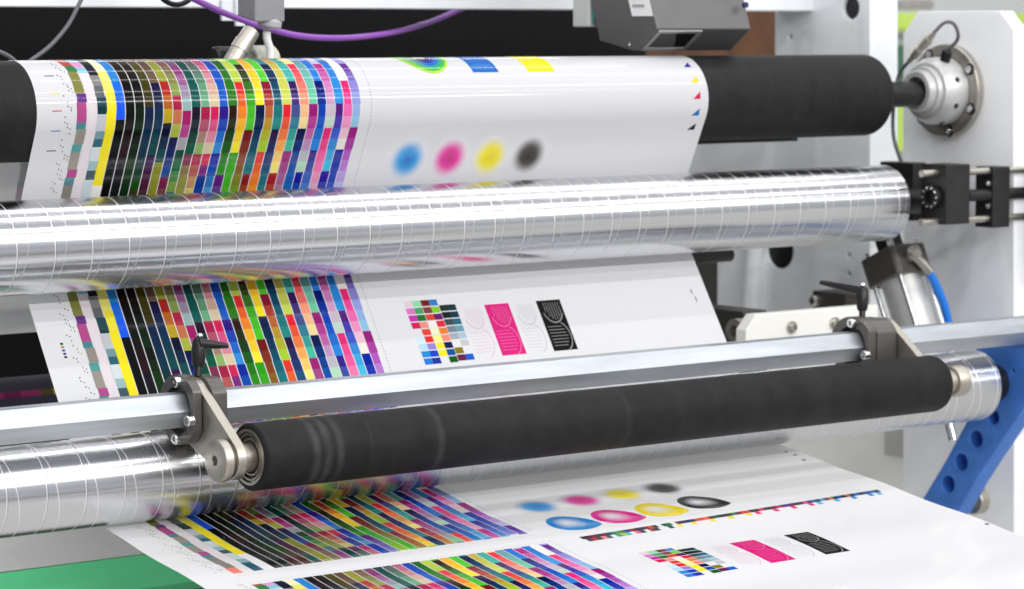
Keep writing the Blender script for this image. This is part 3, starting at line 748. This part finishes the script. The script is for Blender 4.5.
# low idler with a painted-on reflection of the print, left edge of the photo
pz = aY(25, 394, 3.30)
t = thing('lower_idler', 'dark roller with a painted print reflection, low at the left edge of the photo', 'roller', (1.9, 3.30, pz.z))
obj('sleeve', lathe(end_profile(1.2, 2.72, .030, .002), 3.34, pz.z - .012, 64), mat('dark_violet_sleeve', (.018, .012, .035), .4), t, smooth=30)
ink = Ink()
cs = ['1c3450', '2c5078', '3878a0', '4c2c58', 'a03078', 'c04088', 'a83878', '882860', 'b03a78', '706030', 'c8c838', '202838']
x = 1.62
for i in range(40):
    a = x; x += .018 + .012 * ((i * 7) % 3) / 2; c = lin(cs[i % len(cs)])
    n = 3
    for j in range(n):
        q0, q1 = R(152 + j * 5), R(152 + (j + 1) * 5); rr_ = .0304
        f = lambda q: (3.34 + rr_ * math.cos(q), pz.z - .012 + rr_ * math.sin(q))
        (y0, z0), (y1, z1) = f(q0), f(q1); ink.face([(a, y0, z0), (x, y0, z0), (x, y1, z1), (a, y1, z1)], [c] * 4)
strip = ink.done('painted_reflection'); strip.parent = t; strip.location = -t.location

# ---------------- top crossbeam and rod
yb = 3.25
xb = aY(822, 5, yb).x
t = thing('top_beam', 'pale painted beam running along the very top of the photo above the black gap', 'beam', (2, yb, 1.56))
obj('beam', box(1.0, xb, yb, yb + .08, 1.5290, 1.62), FRAMEP, t, bevel=.002)
obj('tie_rod', lathe([(xb - .01, 0), (xb - .01, .013), (3.19, .013), (3.19, 0)], yb + .01, 1.5445, 40), ALU, t, smooth=30)
q = aY(239, 10, yb)
obj('clip_plate', add_box(box(q.x - .03, q.x + .022, yb - .006, yb - .0005, 1.512, 1.54), q.x - .012, q.x + .002, yb - .012, yb - .0062, 1.505, 1.548), FRAMEP, t, bevel=.001)

# ---------------- painted side frame (far right of the rollers)
FX = 3.160
def yz(u, v, X): p = aX(u, v, X); return (p.y, p.z)
out = [yz(870, -40, FX), yz(870, 330, FX), yz(640, 345, FX), yz(640, 262, FX), yz(640, 100, FX), yz(775, 95, FX), yz(775, -40, FX)]
h1 = yz(851, 8, FX); h2 = yz(780, 250, FX); h3 = yz(790, 37, FX); h4 = yz(849, 255, FX); h5 = yz(849, 274, FX)
t = thing('side_frame', 'grey-white painted machine side frame behind the right end of the thick black roller', 'machine frame', (FX, 3.3, 1.3))
plate('frame_plate', out, [(*h1, .0175), (*h2, .030), (*h3, .0045), (*h4, .0042), (*h5, .0042)], FX, FX + .060, FRAMEP, t, .0012)
obj('bore_shade_disc', lathe([(FX + .004, 0), (FX + .004, .030)], h2[0], h2[1], 40), PLASTIC, t)  # black disc paints the dark depth of the hole
obj('hole_shade_disc', lathe([(FX + .006, 0), (FX + .006, .0175)], h1[0], h1[1], 32), PLASTIC, t)  # black disc in place of the shaded inside of the rod hole
p = aX(831, 301, FX - .045)
sb = obj('slide_block', box(FX - .05, FX - .002, p.y - .036, p.y + .036, p.z - .015, p.z + .014), VOID, t, bevel=.002)
obj('bush', lathe([(FX - .062, 0), (FX - .062, .006), (FX - .060, .0085), (FX - .049, .0085), (FX - .049, 0)], p.y + .024, p.z - .001, 24), STEEL, t, smooth=30)
# rounded stiffening rib
p = aX(738, 290, FX - .03)
obj('stiffener', lathe([(0, 0), (0, .018), (.19, .018), (.19, 0)], 0, 0, 32, axis=(0, -.12, 1), org=(FX - .004, p.y, p.z - .06)), FRAMEP, t, smooth=30)

# dark parts and painted shade in the gap right of the film
p = aY(706, 256, 3.02)
o = obj('spacer_tube', lathe([(p.x - .04, 0), (p.x - .04, .010), (p.x + .045, .010), (p.x + .045, 0)], p.y, p.z, 32), VOID, smooth=30)
tag(o, 'short dull steel tube under the silver roller, just right of the film edge', 'tube')
p0_ = aY(690, 262, 3.12); p1_ = aY(760, 350, 3.12)
o = obj('gap_shade_block', box(2.66, 2.92, 3.20, 3.36, 1.02, 1.235), VOID, bevel=.003)  # dark block added to give the gap its shade
tag(o, 'dark block standing in for the shade of the gap just right of the film', 'housing')
p = aY(715, 312, 2.98)
t = thing('roller_mount', 'dark flat-topped mounting block behind the cream rail, right of the film edge', 'mount', (2.8, 3.0, 1.15))
obj('mount_block', box(2.735, aY(768, 312, 2.945).x, 2.945, 3.08, 1.00, aY(735, 312, 2.95).z), VOID, t, bevel=.003)
q = aY(742, 330, 2.94)
obj('mount_bush', lathe([(q.x - .02, .008), (q.x - .02, .017), (q.x + .02, .017), (q.x + .02, .008)], 2.935, q.z, 40, closed=True), STEEL, t, smooth=30)

o = obj('foot_shadow_bar', box(aY(676, 139, 3.04).x, aY(798, 139, 3.04).x, 3.04, 3.07, aY(740, 143, 3.04).z, aY(740, 130, 3.04).z), BLACKM, bevel=.001)  # added black box stands in for a dark foot and a strip of shadow
tag(o, 'thin black bar for foot and shadow below the right part of the thick black roller', 'bar')
# ---------------- cream rail with bolts behind the crossbar
ry = 2.842
rx0 = aY(746, 325, ry).x; rx1 = aY(878, 310, ry).x
zt = aY(765, 314, ry).z
t = thing('bolted_rail', 'cream painted rail with two bolts, running right from the film edge behind the silver bar', 'rail', (2.9, ry, zt))
bm = nb(); v0 = [(rx0, zt - .055), (rx0, zt - .020), (rx0 + .018, zt), (rx1, zt), (rx1, zt - .055)]
a = [bm.verts.new((x, ry, z)) for x, z in v0]; b = [bm.verts.new((x, ry + .02, z)) for x, z in v0]
bm.faces.new(a); bm.faces.new(b[::-1])
for i in range(5): bm.faces.new((a[i], b[i], b[(i + 1) % 5], a[(i + 1) % 5]))
obj('rail', bm, CREAM, t, bevel=.0012)
for u, v in ((791, 327), (834, 323)):
    q = aY(u, v, ry)
    bl = obj('bolt', lathe([(0, .0085), (.0, .0), (0, .0085), (.0035, .0085), (.0035, .0060), (.0075, .0055), (.0075, .0028), (.003, .0028), (.003, 0)], 0, 0, 24, axis=(0, -1, 0), org=(q.x, ry, q.z)), STEEL, t, smooth=30)

# ---------------- bearing support plate
HX = 3.128
def yh(u, v): return yz(u, v, HX)
out = [yh(903, 640), yh(903, 34), yh(918, 11), yh(1000, 11), yh(1014, 30), yh(1014, 640)]
t = thing('bearing_plate', 'white painted upright plate with cut corners carrying the shaft bearing at the upper right', 'machine frame', (HX, 2.93, 1.4))
plate('plate', out, [], HX, HX + .028, WHITE, t, .0015)
# hub
hy, hz = A[0], A[1] + .004
t = thing('shaft_bearing', 'round silver flanged bearing with a bolted rim holding the shaft of the thick black roller', 'bearing', (3.09, hy, hz))
obj('flange', lathe([(HX - .001, 0), (HX - .001, .066), (HX - .003, .068), (HX - .012, .068), (HX - .0135, .0665), (HX - .0135, .052), (HX - .009, .051), (HX - .009, 0)], hy, hz, 96), NICKEL, t, smooth=30)
hub = obj('housing', lathe([(HX - .008, 0), (HX - .008, .050), (HX - .040, .0485), (HX - .0445, .046), (HX - .052, .041), (HX - .0525, .036), (HX - .060, .0345), (HX - .0605, .031), (HX - .070, .030), (HX - .072, .028), (HX - .072, .021), (HX - .055, .020), (HX - .055, 0)], hy, hz, 96), CAST, t, smooth=28)
for a in (20, 60, 148, 205, 258, 318):
    y_, z_ = hy + .0595 * math.cos(R(a)), hz + .0595 * math.sin(R(a))
    obj('recess_shade', lathe([(HX - .0130, 0), (HX - .0139, .0088), (HX - .0130, .0090)], y_, z_, 24), PLASTIC, t); bolt(HX - .0135, y_, z_, .0055, .004, t)  # black disc paints the shade of a recess round each bolt
for a in (205, 160, 118, 250, 290):
    u_ = Vector((0, math.cos(R(a)), math.sin(R(a)))); c_ = Vector((HX - .034, hy, hz)) + u_ * .0478
    obj('screw_hole', lathe([(0, 0), (0, .0038), (.0022, .0038), (.0022, 0)], 0, 0, 18, axis=u_, org=c_), PLASTIC, t, smooth=30)
# sensor plug and lead
q = Vector((HX - .033, hy, hz)) + Vector((0, -.42, .9)).normalized() * .046; qd = Vector((-.15, -.42, .88)).normalized()
pl = obj('sensor_plug', rod(q, q + qd * .020, .0075, 24, .0015), PLASTIC, t, smooth=30)
X_ = q.x
cab = [q + qd * .018, aX(958, 38, X_ - .01), aX(954, 24, X_ - .02), aX(944, 23, X_ - .03), aX(933, 34, X_ - .04)]
obj('sensor_lead', tube(cab, .0026), GCABLE, t, smooth=60)
c0_ = aX(934, 33, X_ - .04); c1_ = aX(908, 62, X_ - .05); dd = (c1_ - c0_); L_ = dd.length
obj('cable_plug', lathe([(0, 0), (0, .004), (.2 * L_, .0048), (.2 * L_, .0075), (.45 * L_, .0075), (.46 * L_, .006), (.56 * L_, .006), (.57 * L_, .0078), (.8 * L_, .0072), (.82 * L_, .005), (L_, .0042), (L_, 0)], 0, 0, 24, axis=dd, org=c0_), NICKEL, t, smooth=30)
obj('sensor_lead', tube([c1_ + dd * -.02, aX(899, 75, 3.06), aX(894, 100, 3.05), aX(893, 130, 3.05), aX(897, 150, 3.05), aX(906, 172, 3.04)], .0028), GCABLE, t, smooth=60)

# ---------------- black linear slide in front of the plate, on the shaft of the upper silver roller
sy = 2.800
def sx(u, v=198, y=sy): return aY(u, v, y)
t = thing('slide_unit', 'black sliding bearing blocks on steel rods, right of the spiral-grooved silver roller', 'slide unit', (3.1, sy, 1.27))
zc = 1.5 - .0  # rod heights are taken at this depth
zr = [aY(960, 172, sy).z, aY(960, 220, sy).z, aY(960, 196, sy).z]
for z_, r_ in ((zr[0], .0050), (zr[1], .0050)):
    obj('guide_rod', lathe([(sx(921).x, 0), (sx(921).x, r_), (3.42, r_), (3.42, 0)], sy, z_, 24), STEEL, t, smooth=30)
obj('spindle', lathe([(sx(966).x, 0), (sx(966).x, .0085), (3.42, .0085), (3.42, 0)], sy, zr[2], 24), BLACKM, t, smooth=30)
for u0, u1, hz0, hz1, ya, yc in ((913, 926, 163, 221, 2.903, 2.97), (946, 970, 165, 225, sy - .018, sy + .030), (993, 1010, 167, 228, sy - .010, sy + .024)):
    b_ = obj('slide_block', box(aY(u0, 200, ya).x, aY(u1, 200, ya).x, ya, yc, aY(u0, hz1, ya).z, aY(u0, hz0, ya).z), BLACKM, t, bevel=.0015)
xk = aY(946, 200, sy - .018).x
g = obj('lock_nut', lathe([(xk - .001, .0165), (xk - .008, .0165), (xk - .008, .0095), (xk - .001, .0095)], sy + .006, zr[2], 40, closed=True), BLACKM, t, smooth=30)
for k in range(10):
    a = k * 36; bolt(xk - .008, sy + .006 + .0135 * math.cos(R(a)), zr[2] + .0135 * math.sin(R(a)), .0016, .001, t, 'rim_screw')
xk = aY(993, 200, sy - .01).x
for z_ in (zr[0] - .018, zr[1] + .018): bolt(xk, sy - .002, z_, .0042, .0035, t)
ex = aY(1019, 230, sy + .02).x
obj('end_bracket', box(ex, ex + .06, sy - .06, sy + .02, 1.16, 1.31), BLACKM, t, bevel=.002)

# ---------------- pneumatic cylinder
ax_d = Vector((0, -.42, -.907)).normalized()
top = aY(892, 252, 2.955); top.x = top.x
t = thing('air_cylinder', 'silver air cylinder with dark end block and blue hose at the right', 'air cylinder', top)
side = Vector((1, 0, 0)); fr = ax_d.cross(side).normalized()
def orient_box(bm, org, hx, hy_, l0, l1, ch=0.0):
    """square block along the cylinder axis with cut corners"""
    pts = [(hx, hy_ - ch), (hx - ch, hy_), (-hx + ch, hy_), (-hx, hy_ - ch), (-hx, -hy_ + ch), (-hx + ch, -hy_), (hx - ch, -hy_), (hx, -hy_ + ch)]
    a = [bm.verts.new(org + side * p + fr * q + ax_d * l0) for p, q in pts]; b = [bm.verts.new(org + side * p + fr * q + ax_d * l1) for p, q in pts]
    bm.faces.new(a); bm.faces.new(b[::-1])
    for i in range(8): bm.faces.new((a[i], b[i], b[(i + 1) % 8], a[(i + 1) % 8]))
    return bm
obj('end_block', orient_box(nb(), top, .036, .036, 0, .044, .006), ANOD, t, bevel=.002)
obj('barrel', lathe([(.038, 0), (.038, .0300), (.17, .0300), (.17, 0)], 0, 0, 64, axis=ax_d, org=top), CAST, t, smooth=30)
for a_, b_ in ((-.027, .027), (.027, .027), (-.027, -.027), (.027, -.027)):
    o_ = top + side * a_ + fr * b_; obj('tie_rod', rod(o_ + ax_d * .03, o_ + ax_d * .18, .0036, 16), BOLT, t, smooth=30)
    obj('tie_nut', rod(o_ - ax_d * .008, o_ + ax_d * .001, .0055, 6), BOLT, t)
obj('end_block', orient_box(nb(), top, .034, .034, .168, .20, .006), ANOD, t, bevel=.002)
obj('clevis', orient_box(nb(), top, .016, .013, -.030, .001, .002), BLACKM, t, bevel=.001)
e0 = aY(921, 262, 2.90); e1 = aY(914, 250, 2.90); e2 = aY(930, 272, 2.895)
obj('elbow_fitting', add_tube(add_tube(nb(), spline([aY(903, 262, 2.925), aY(912, 256, 2.905), e0, e2], 8), .0072, 18), [e1 + (e0 - e1) * -.15, e1 + (e0 - e1) * .4], .009, 18), NICKEL, t, smooth=40)
obj('air_hose', tube([e2 + (e2 - e0) * -.2, aY(937, 287, 2.89), aY(944, 305, 2.89), aY(949, 328, 2.89), aY(950, 360, 2.89)], .0062), HOSE, t, smooth=60)

# ---------------- blue arm with holes
BX = 3.012
def yb_(u, v): return yz(u, v, BX)
out = [yb_(975, 347), yb_(1050, 338), yb_(1046, 372), yb_(1028, 402), yb_(1008, 432), yb_(989, 460), yb_(973, 485), yb_(957, 514), yb_(935, 530), yb_(922, 500), yb_(946, 460), yb_(967, 421), yb_(980, 396)]
t = thing('blue_arm', 'curved blue metal arm with a row of round holes at the lower right', 'arm', (BX, 2.6, 1.0))
plate('arm_plate', out, [(*yb_(993, 417), .0105), (*yb_(976, 439), .0120), (*yb_(961, 462), .0122), (*yb_(948, 484), .0122), (*yb_(1013, 371), .0028)], BX, BX + .030, BLUE, t, .0014)
# pocket floor makes the holes blind, as in the photo
obj('arm_back', prism([yb_(1000, 400), yb_(1006, 425), yb_(990, 450), yb_(960, 500), yb_(935, 500), yb_(950, 462), yb_(972, 424), yb_(984, 400)], BX + .022, BX + .028), BLUE, t)
p = aX(978, 500, 3.075)
o = obj('brass_stud', lathe([(3.03, 0), (3.03, .009), (3.062, .009), (3.062, .0185), (3.064, .020), (3.078, .020), (3.080, .0185), (3.080, 0)][::1], p.y, p.z, 48), NICKEL, smooth=30)
tag(o, 'round brass-coloured stud just right of the lower end of the blue arm', 'stud')
p = aX(952, 430, 3.10)
o = obj('clamp_pin', rod(Vector((3.09, p.y, p.z + .02)), Vector((3.09, p.y - .012, p.z - .014)), .0065, 20, .001), BOLT, smooth=30)
tag(o, 'small bright steel pin on the cream wall, left of the holes in the blue arm', 'pin')

# ---------------- cream machine wall and things beyond
WX = 3.38
o = obj('machine_wall', box(WX, WX + .03, 1.2, 3.55, .30, 1.235), CREAM, bevel=.002)
tag(o, 'cream painted machine wall behind the lower film on the right', 'wall')
p = aX(921, 442, WX)
o = obj('inspection_cover', box(WX - .008, WX - .0005, p.y - .055, p.y + .075, p.z - .030, p.z + .030), mat('cover_grey', (.42, .43, .41), .5), bevel=.002)
tag(o, 'pale grey cover plate on the cream wall left of the blue arm', 'cover plate')

# hall behind the machine
o = obj('hall_wall', box(-2, 12, 9.0, 9.1, -1, 4.5), mat('hall_wall_paint', (.80, .83, .82), .8, 0, .06, 1)); o['kind'] = 'structure'
o = obj('hall_side_wall', box(11.0, 11.1, -6, 9, -1, 4.5), mat('hall_wall_paint', (.62, .65, .62), .8)); o['kind'] = 'structure'
t = thing('far_machine', 'blurred bright yellow-green machine far behind, seen above and beside the white bearing plate', 'machine', (5.2, 4.6, .9))
LIME = mat('lime_paint', (.42, .58, .10), .5, 0, .2, 4); DKG = mat('dark_green_paint', (.04, .12, .07), .5)
obj('body', box(4.3, 6.4, 4.5, 5.2, .8, aY(960, 34, 4.48).z), mat('far_body', (.66, .70, .66), .5, 0, .2, 3), t)
obj('lime_cover', box(4.25, 6.4, 4.44, 5.1, aY(960, 32, 4.48).z, aY(960, 13, 4.48).z), LIME, t, bevel=.01)
obj('lime_cover', box(4.25, 6.4, 4.44, 4.495, aY(900, 150, 4.48).z, aY(900, 105, 4.48).z), LIME, t)
obj('dark_band', box(4.25, 6.4, 4.44, 4.495, aY(900, 80, 4.48).z, aY(900, 45, 4.48).z), DKG, t)
q = aY(920, 5, 4.2)
o = obj('overhead_pipe', lathe([(4.0, 0), (4.0, .011), (4.42, .011), (4.42, 0)], 4.2, q.z, 24), STEEL, smooth=30)
tag(o, 'blurred grey pipe high behind the white bearing plate, near the top right', 'pipe')

# ================================================================== TOP EQUIPMENT
# inspection camera housing above the film
cy = 2.90
cx0 = aY(657, 25, cy).x; cx1 = aY(751, 25, cy).x
zf = aY(700, 29, cy).z
prof = [(cy + .055, 1.66), (cy, zf), (cy + .040, zf - .029), (cy + .050, zf - .029), (cy + .118, zf - .016), (cy + .175, 1.66)]
t = thing('inspection_camera', 'dark grey camera housing with a white label, hanging over the film at the top', 'camera', (cx0, cy, 1.5))
obj('housing', prism(prof, cx0, cx1), CAMG, t, bevel=.0016)
nrm_ = Vector((0, -.029, -.040)).normalized(); tv = Vector((0, .040, -.029)).normalized()
def slope(x, d, off): return Vector((x, cy, zf)) + tv * d + nrm_ * off
def slope_box(x0, x1, d0, d1, o0, o1):
    bm = nb(); v = [bm.verts.new(slope(x, d, o)) for x in (x0, x1) for d in (d0, d1) for o in (o0, o1)]
    for f in ((0, 1, 3, 2), (4, 6, 7, 5), (0, 4, 5, 1), (2, 3, 7, 6), (0, 2, 6, 4), (1, 5, 7, 3)): bm.faces.new([v[i] for i in f])
    return bm
fr_ = nb()
def sb_(x0, x1, d0, d1, o0, o1):
    v = [fr_.verts.new(slope(x, d, o)) for x in (x0, x1) for d in (d0, d1) for o in (o0, o1)]
    for f in ((0, 1, 3, 2), (4, 6, 7, 5), (0, 4, 5, 1), (2, 3, 7, 6), (0, 2, 6, 4), (1, 5, 7, 3)): fr_.faces.new([v[i] for i in f])
wx0, wx1 = cx0 + .004, cx0 + .082
sb_(wx0, wx1, .002, .007, -.001, .0025); sb_(wx0, wx1, .040, .046, -.001, .0025); sb_(wx0, wx0 + .006, .007, .040, -.001, .0025); sb_(wx1 - .006, wx1, .007, .040, -.001, .0025)
obj('window_frame', fr_, mat('light_anodised', (.30, .30, .31), .35, .6), t, bevel=.0004)
obj('window', slope_box(wx0 + .006, wx1 - .006, .007, .040, -.0005, .0012), mat('camera_glass', (.006, .006, .007), .12), t)
ly0, ly1 = cy + .002, cy + .044
zl = aY(655, 16, cy).z
def lab(y0, y1, z0, z1, d, m, nm):
    sh = lambda z: (z - zf) * .055 / (1.66 - zf)
    bm = prism([(y0 + sh(z0), z0), (y1 + sh(z0), z0), (y1 + sh(z1), z1), (y0 + sh(z1), z1)], cx0 - d - .0006, cx0 - d); obj(nm, bm, m, t)
lab(ly0, ly1, zl, 1.60, .0001, mat('label_white', (.80, .80, .80), .4), 'label')
for k in range(3): lab(ly0 + .012, ly1 - .006, zl + .012 + .011 * k, zl + .0155 + .011 * k, .0008, mat('label_red', (.45, .10, .09), .5) if k == 1 else mat('label_grey', (.35, .35, .35), .5), 'label_stripe')
bolt(cx0 + .001, cy + .055, zf - .021, .0028, .003, t, 'screw')
q = aY(744, 5, cy)
obj('knob', lathe([(0, 0), (0, .004), (.005, .004), (.005, 0)], 0, 0, 20, axis=(0, -1, 0), org=(q.x, cy, q.z)), mat('dark_blue_knob', (.01, .02, .10), .4), t, smooth=30)
# connector beside it
q = aY(591, 14, 3.05)
t = thing('cable_connector', 'pale connector block with a green insert at the left side of the camera housing', 'connector', (q.x, 3.05, 1.53))
obj('block', box(q.x - .012, q.x + .010, 3.04, 3.075, aY(591, 27, 3.05).z, 1.60), mat('pale_block', (.52, .54, .52), .4), t, bevel=.002)
obj('insert', box(q.x - .008, q.x + .004, 3.0335, 3.0395, aY(591, 22, 3.05).z, aY(591, 8, 3.05).z), mat('teal_insert', (.05, .20, .17), .4), t, bevel=.001)
# bright fixing strip under the camera
# sensor on the left
sy_ = 3.04
q = aY(262, 10, sy_)
t = thing('web_sensor', 'grey boxy sensor with a round foot hanging above the coloured patches', 'sensor', (q.x, sy_, 1.53))
x0_, x1_ = aY(247, 10, sy_).x, aY(277, 10, sy_).x
obj('housing', prism([(sy_ - .018, aY(262, 22, sy_).z), (sy_ - .018, 1.61), (sy_ + .022, 1.61), (sy_ + .022, aY(262, 16, sy_).z)], x0_, x1_), SENSG, t, bevel=.002)
fz = aY(267, 25, sy_)
obj('foot', lathe([(0, 0), (0, .012), (.003, .0150), (.009, .0155), (.013, .0125), (.013, 0)], 0, 0, 40, axis=(.12, -.1, 1), org=(fz.x, sy_ - .004, fz.z - .004)), mat('foot_grey', (.38, .38, .39), .5), t, smooth=40)
obj('tube', tube([Vector((fz.x, sy_, fz.z)), aY(267, 38, sy_), aY(270, 50, sy_), aY(270, 64, sy_)], .0050), WTUBE, t, smooth=60)
a_ = aY(252, 30, 3.03); b_ = aY(231, 64, 3.03); d_ = b_ - a_; L_ = d_.length
o = obj('pipe_fitting', lathe([(.004, 0), (.004, .0065), (0, .0070), (0, .0098), (.002, .0108), (.35 * L_, .0112), (.36 * L_, .0125), (.62 * L_, .0125), (.63 * L_, .0115), (L_, .0115), (L_, 0)], 0, 0, 36, axis=d_, org=a_), NICKEL, smooth=30)
tag(o, 'tilted round metal pipe fitting standing over the coloured patches, left of the grey sensor', 'fitting')
c_ = aY(262, 60, 3.07)
o = obj('beige_pulley', lathe([(c_.x - .006, 0), (c_.x - .006, .008), (c_.x - .016, .012), (c_.x - .016, .016), (c_.x - .012, .0185), (c_.x + .014, .0185), (c_.x + .018, .015), (c_.x + .018, 0)], c_.y, c_.z, 48), BEIGE, smooth=30)
tag(o, 'beige plastic wheel half hidden behind the top of the film, under the grey sensor', 'wheel')
c_ = aY(222, 58, 3.07)
o = obj('guide_drum', lathe([(c_.x - .013, 0), (c_.x - .013, .012), (c_.x - .010, .0145), (c_.x + .016, .0145), (c_.x + .016, 0)], c_.y, c_.z, 48), BLACKM, smooth=30)
tag(o, 'small black drum peeking over the film, left of the tilted metal fitting', 'drum')

def cable(name, pts, r, m, label, Y):
    o = obj(name, tube([aY(u, v, Y) for u, v in pts], r, 8), m, smooth=60); tag(o, label, 'cable'); return o
pc = [(150, -28, 3.14), (185, -6, 3.14), (215, 9, 3.14), (240, 19, 3.14), (263, 27, 3.14), (300, 36, 3.15), (345, 38, 3.18), (390, 33, 3.26), (425, 24, 3.36), (452, 13, 3.40), (490, -4, 3.42)]
tag(obj('purple_cable', tube([aY(*q) for q in pc], .0041, 8), PURP, smooth=60), 'purple cable sagging across the black gap above the film', 'cable')
cable('grey_cable', [(90, -20), (80, 2), (68, 25), (50, 46), (30, 61), (12, 74)], .0026, GCABLE, 'grey cable crossing the black gap near the upper left corner, above the film edge', 3.10)
cable('black_cable', [(-20, 45), (-5, 50), (10, 57), (22, 68)], .0026, GCABLE, 'dark cable end dropping behind the roller at the left edge of the photo', 3.11)
cable('looped_cable', [(150, -22), (160, -4), (172, 4), (184, 3), (194, -6), (196, -20)], .0034, PLASTIC, 'black cable loop hanging from the top edge beside the purple cable', 3.16)
